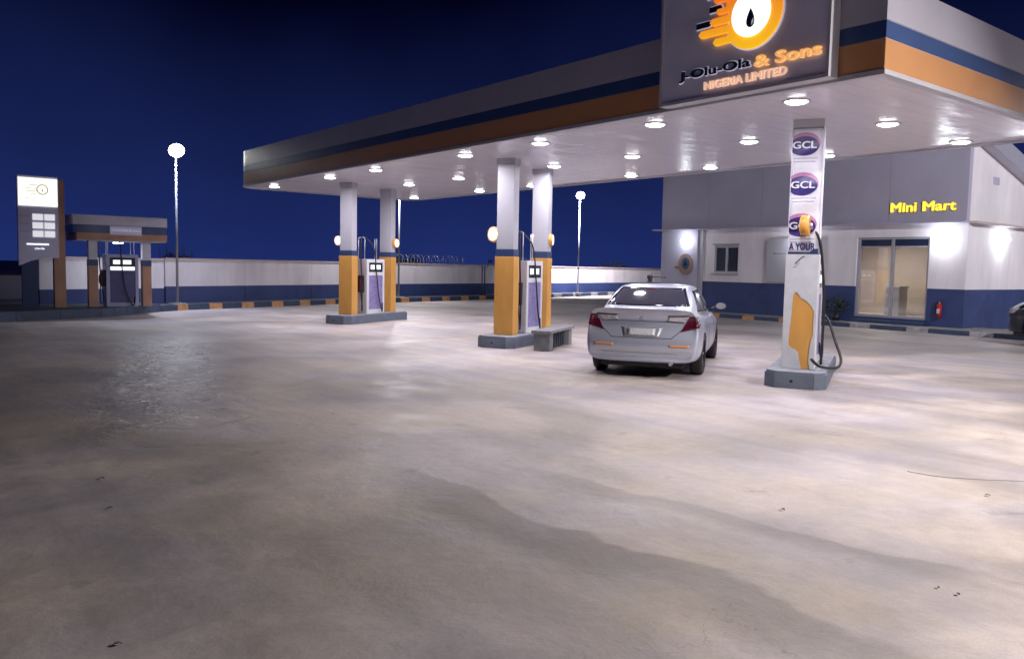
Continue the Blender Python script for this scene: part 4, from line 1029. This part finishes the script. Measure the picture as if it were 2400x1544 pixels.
        patch('door_handle', [((.55, .87), (.75, .875), (.75, .90), (.55, .895)), ], paint, ax, TB, root, nu=6, nv=2, off=.03)
        patch('door_handle', [((1.62, .86), (1.82, .865), (1.82, .89), (1.62, .885)), ], paint, ax, TB, root, nu=6, nv=2, off=.03)
        patch('door_seam', [((.94, .26), (.955, .26), (.955, .95), (.94, .95)), ((2.02, .26), (2.035, .26), (2.035, .92), (2.02, .92)), ((-.12, .74), (.0, .95), (.012, .95), (-.108, .74))], M['dark'], ax, TB, root, nu=1, nv=14, off=.002)
        patch('headlight', [((s*.45, .60), (s*.80, .62), (s*.84, .72), (s*.52, .69))], M['tail_clear'], 'front', TB, root, nu=12, nv=5, off=.008)
        patch('sill_trim', [((.42, .20), (2.36, .20), (2.36, .235), (.42, .235))], M['dark'], ax, TB, root, nu=20, nv=2, off=.006)
    # boot lid seam, plate recess shade in darker paint, plate, badge, brand-free script
    patch('boot_seam', [((-.66, .80), (-.645, .80), (-.46, .635), (-.475, .635)), ((.645, .80), (.66, .80), (.475, .635), (.46, .635)), ((-.47, .635), (.47, .635), (.47, .645), (-.47, .645))], M['dark'], 'back', TB, root, nu=12, nv=8, off=.002)
    patch('boot_crease_shade', [((-.40, .895), (.40, .895), (.40, .903), (-.40, .903))], M['dark'], 'back', TB, root, nu=16, nv=1, off=.002)  # crease shade drawn as a dark strip
    patch('plate_recess_shade', [((-.28, .655), (.28, .655), (.33, .80), (-.33, .80)), ], M['car_shade'], 'back', TB, root, nu=10, nv=6, off=.003)
    pl2 = patch('number_plate', [((-.215, .675), (.215, .675), (.215, .78), (-.215, .78))], M['plate'], 'back', TB, root, nu=8, nv=4, off=.016)
    patch('boot_badge', [((-.035, .935), (.035, .935), (.035, .965), (-.035, .965))], M['steel'], 'back', TB, root, nu=6, nv=4, off=.012)
    patch('bumper_crease_shade', [((-.62, .40), (.62, .40), (.60, .412), (-.60, .412))], M['car_shade'], 'back', TB, root, nu=16, nv=1, off=.002)  # crease shade laid on in darker paint
    patch('rear_light_strip', [((-.10, 1.375), (.10, 1.375), (.10, 1.392), (-.10, 1.392))], M['tail_red'], 'back', TC, root, nu=6, nv=1, off=.009)
    patch('grille', [((-.40, .36), (.40, .36), (.42, .56), (-.42, .56))], M['dark'], 'front', TB, root, nu=14, nv=5, off=.005)
    # underbody, exhaust, wheels
    ub = MB(); ub.box(-.80, 3.4, -.66, .66, .17, .34, 'black', .03); ub.cyl((-.98, -.48, .25), (-.7, -.48, .25), .03, 'steel', n=12); ub.build('underbody', root)
    for wx in (0, 2.775):
        for s in (-1, 1):
            w_ = MB(); prof = [(.235, -.095), (.30, -.105), (.325, -.09), (.333, -.05), (.333, .05), (.325, .09), (.30, .105), (.235, .095)]; N2 = 40; rr = []
            for k in range(N2):
                a_ = 2*pi*k/N2; rr.append([w_.bm.verts.new((wx+r_*cos(a_), s*.805+y_, .333+r_*sin(a_))) for r_, y_ in prof])
            ki = w_.mi('black')
            for k in range(N2):
                for i in range(len(prof)):
                    f = w_.bm.faces.new((rr[k][i], rr[k][(i+1) % len(prof)], rr[(k+1) % N2][(i+1) % len(prof)], rr[(k+1) % N2][i])); f.material_index = ki; f.smooth = True
            wo2 = w_.build('wheel', root)
            rm = MB(); yo = s*.805+s*.07
            rm.cyl((wx, s*.73, .333), (wx, yo-s*.06, .333), .236, 'dark', n=32)
            rm.cyl((wx, yo-s*.02, .333), (wx, yo+s*.005, .333), .055, 'steel', n=16)
            for k in range(7):
                a_ = 2*pi*k/7; dv = Vector((cos(a_), 0, sin(a_))); rm.cyl(Vector((wx, yo-s*.01, .333))+dv*.04, Vector((wx, yo-s*.02, .333))+dv*.232, .022, 'steel', r1=.03, n=6)
            rm.build('rim', wo2)
    return root
paint_s = mat('silver_car_paint', (.54, .57, .68), .30, metal=.45, coat=.5)
paint_b = mat('black_car_paint', (.012, .014, .028), .22, metal=.2, coat=.6)
M['car_glass'] = mat('tinted_car_glass', (.012, .014, .028), .06, spec=.8)
M['tail_red'] = mat('taillight_red', (.085, .006, .016), .14, spec=.8, var=.25, vscale=12)
M['tail_clear'] = mat('taillight_clear', (.52, .50, .55), .14, metal=.4, var=.35, vscale=18)
M['reflector'] = mat('amber_reflector', (.62, .30, .13), .3)
M['plate'] = mat('number_plate_white', (.55, .56, .58), .4, var=.18, vscale=26)
M['car_shade'] = mat('silver_car_paint_shaded', (.36, .37, .41), .4, metal=.4)  # darker copy of the silver paint, shade for recess and crease
car = make_car('parked_car', 'silver saloon seen from behind between the middle and nearest fuel islands', paint_s, None, None)
hb = 18.0
# rear axle 2.27 m right, 13.85 m ahead of the camera
def cam_xy(x, y): v = st(Vector((x, y, 0))); return (v.x, v.y)
cx_, cy_ = cam_xy(2.32, 13.72); car.location = (cx_, cy_, 0); car.rotation_euler.z = R(51.6-hb)
an = MB(); an.cyl((1.05, .18, 1.468), (1.05, .18, 1.50), .05, 'black', n=14); an.cyl((1.05, .18, 1.50), (1.05, .18, 1.56), .035, 'black', r1=.045, n=14)
b2 = bmesh.new(); bmesh.ops.create_uvsphere(b2, u_segments=14, v_segments=10, radius=.055)
for f in b2.faces: f.smooth = True
an.merge(b2, 'black', Matrix.Translation((1.05, .18, 1.58))); an.cyl((1.05, .14, 1.59), (1.12, -.10, 1.575), .010, 'black', n=8); an.build('roof_beacon', car)
bc = make_car('parked_car', 'tall black car whose nose only shows at the right edge by the shop kerb', paint_b, None, None)
bc.scale = (1.08, 1.05, 1.30); bc.location = (23.4, 8.6-4.0, 0); bc.rotation_euler.z = R(90) 

# ================================================================= LITTER
def leaf(x, y, rz, s_, label, m='litter_dark', cat='dry leaf'):
    s_ *= .5
    mb = MB(); n = 6
    for i in range(n):
        a0, a1 = i/n, (i+1)/n; w0, w1 = .3*sin(pi*a0)+.02, .3*sin(pi*a1)+.02; z0, z1 = .25*sin(pi*a0)+.02, .25*sin(pi*a1)+.02
        for s in (-1, 1):
            mb.face([(a0*s_, 0, z0*s_*.5), (a1*s_, 0, z1*s_*.5), (a1*s_, s*w1*s_, (z1+.2)*s_*.5), (a0*s_, s*w0*s_, (z0+.2)*s_*.5)], m)
    bmesh.ops.remove_doubles(mb.bm, verts=mb.bm.verts[:], dist=1e-5); solid(mb, .002)
    o = mb.build('dry_leaf' if cat == 'dry leaf' else 'crumpled_paper', None, (x, y, .006), rz); tag(o, label, cat); return o
leaf(5.15, 3.29, 1.2, .075, 'small dark dry leaf on the apron below the nearest island, on the painted shade band')
leaf(6.86, 2.58, 2.0, .075, 'small dark dry leaf on the bright apron near the right edge')
leaf(4.57, 1.95, .4, .05, 'tiny dark leaf, left one of a close pair at lower right')
leaf(4.56, 1.84, .5, .06, 'tiny dark leaf, right one of a close pair at lower right')
leaf(1.38, 6.90, -.8, .10, 'dark dry leaf on the dim apron at left')
leaf(1.26, 6.04, -.6, .07, 'small dark leaf nearer the camera on the dim apron at left')
leaf(.81, 3.84, -.3, .08, 'dark curled leaf at the lower left edge of the picture')
leaf(8.3, 9.14, -.5, .16, 'scrap of pale blue paper on the apron left of the car', 'paper', 'litter')
tw_ = MB(); tw_.tube([(7.1, 3.35, .004), (7.15, 3.1, .004), (7.35, 2.85, .004), (7.6, 2.6, .004), (7.7, 2.3, .004)], .0025, 'concrete', n=5)  # thin tube laid on the apron, standing in for a crack line
tag(tw_.build('crack_line'), 'thin tube standing in for a crack line on the apron at the right edge', 'crack line')
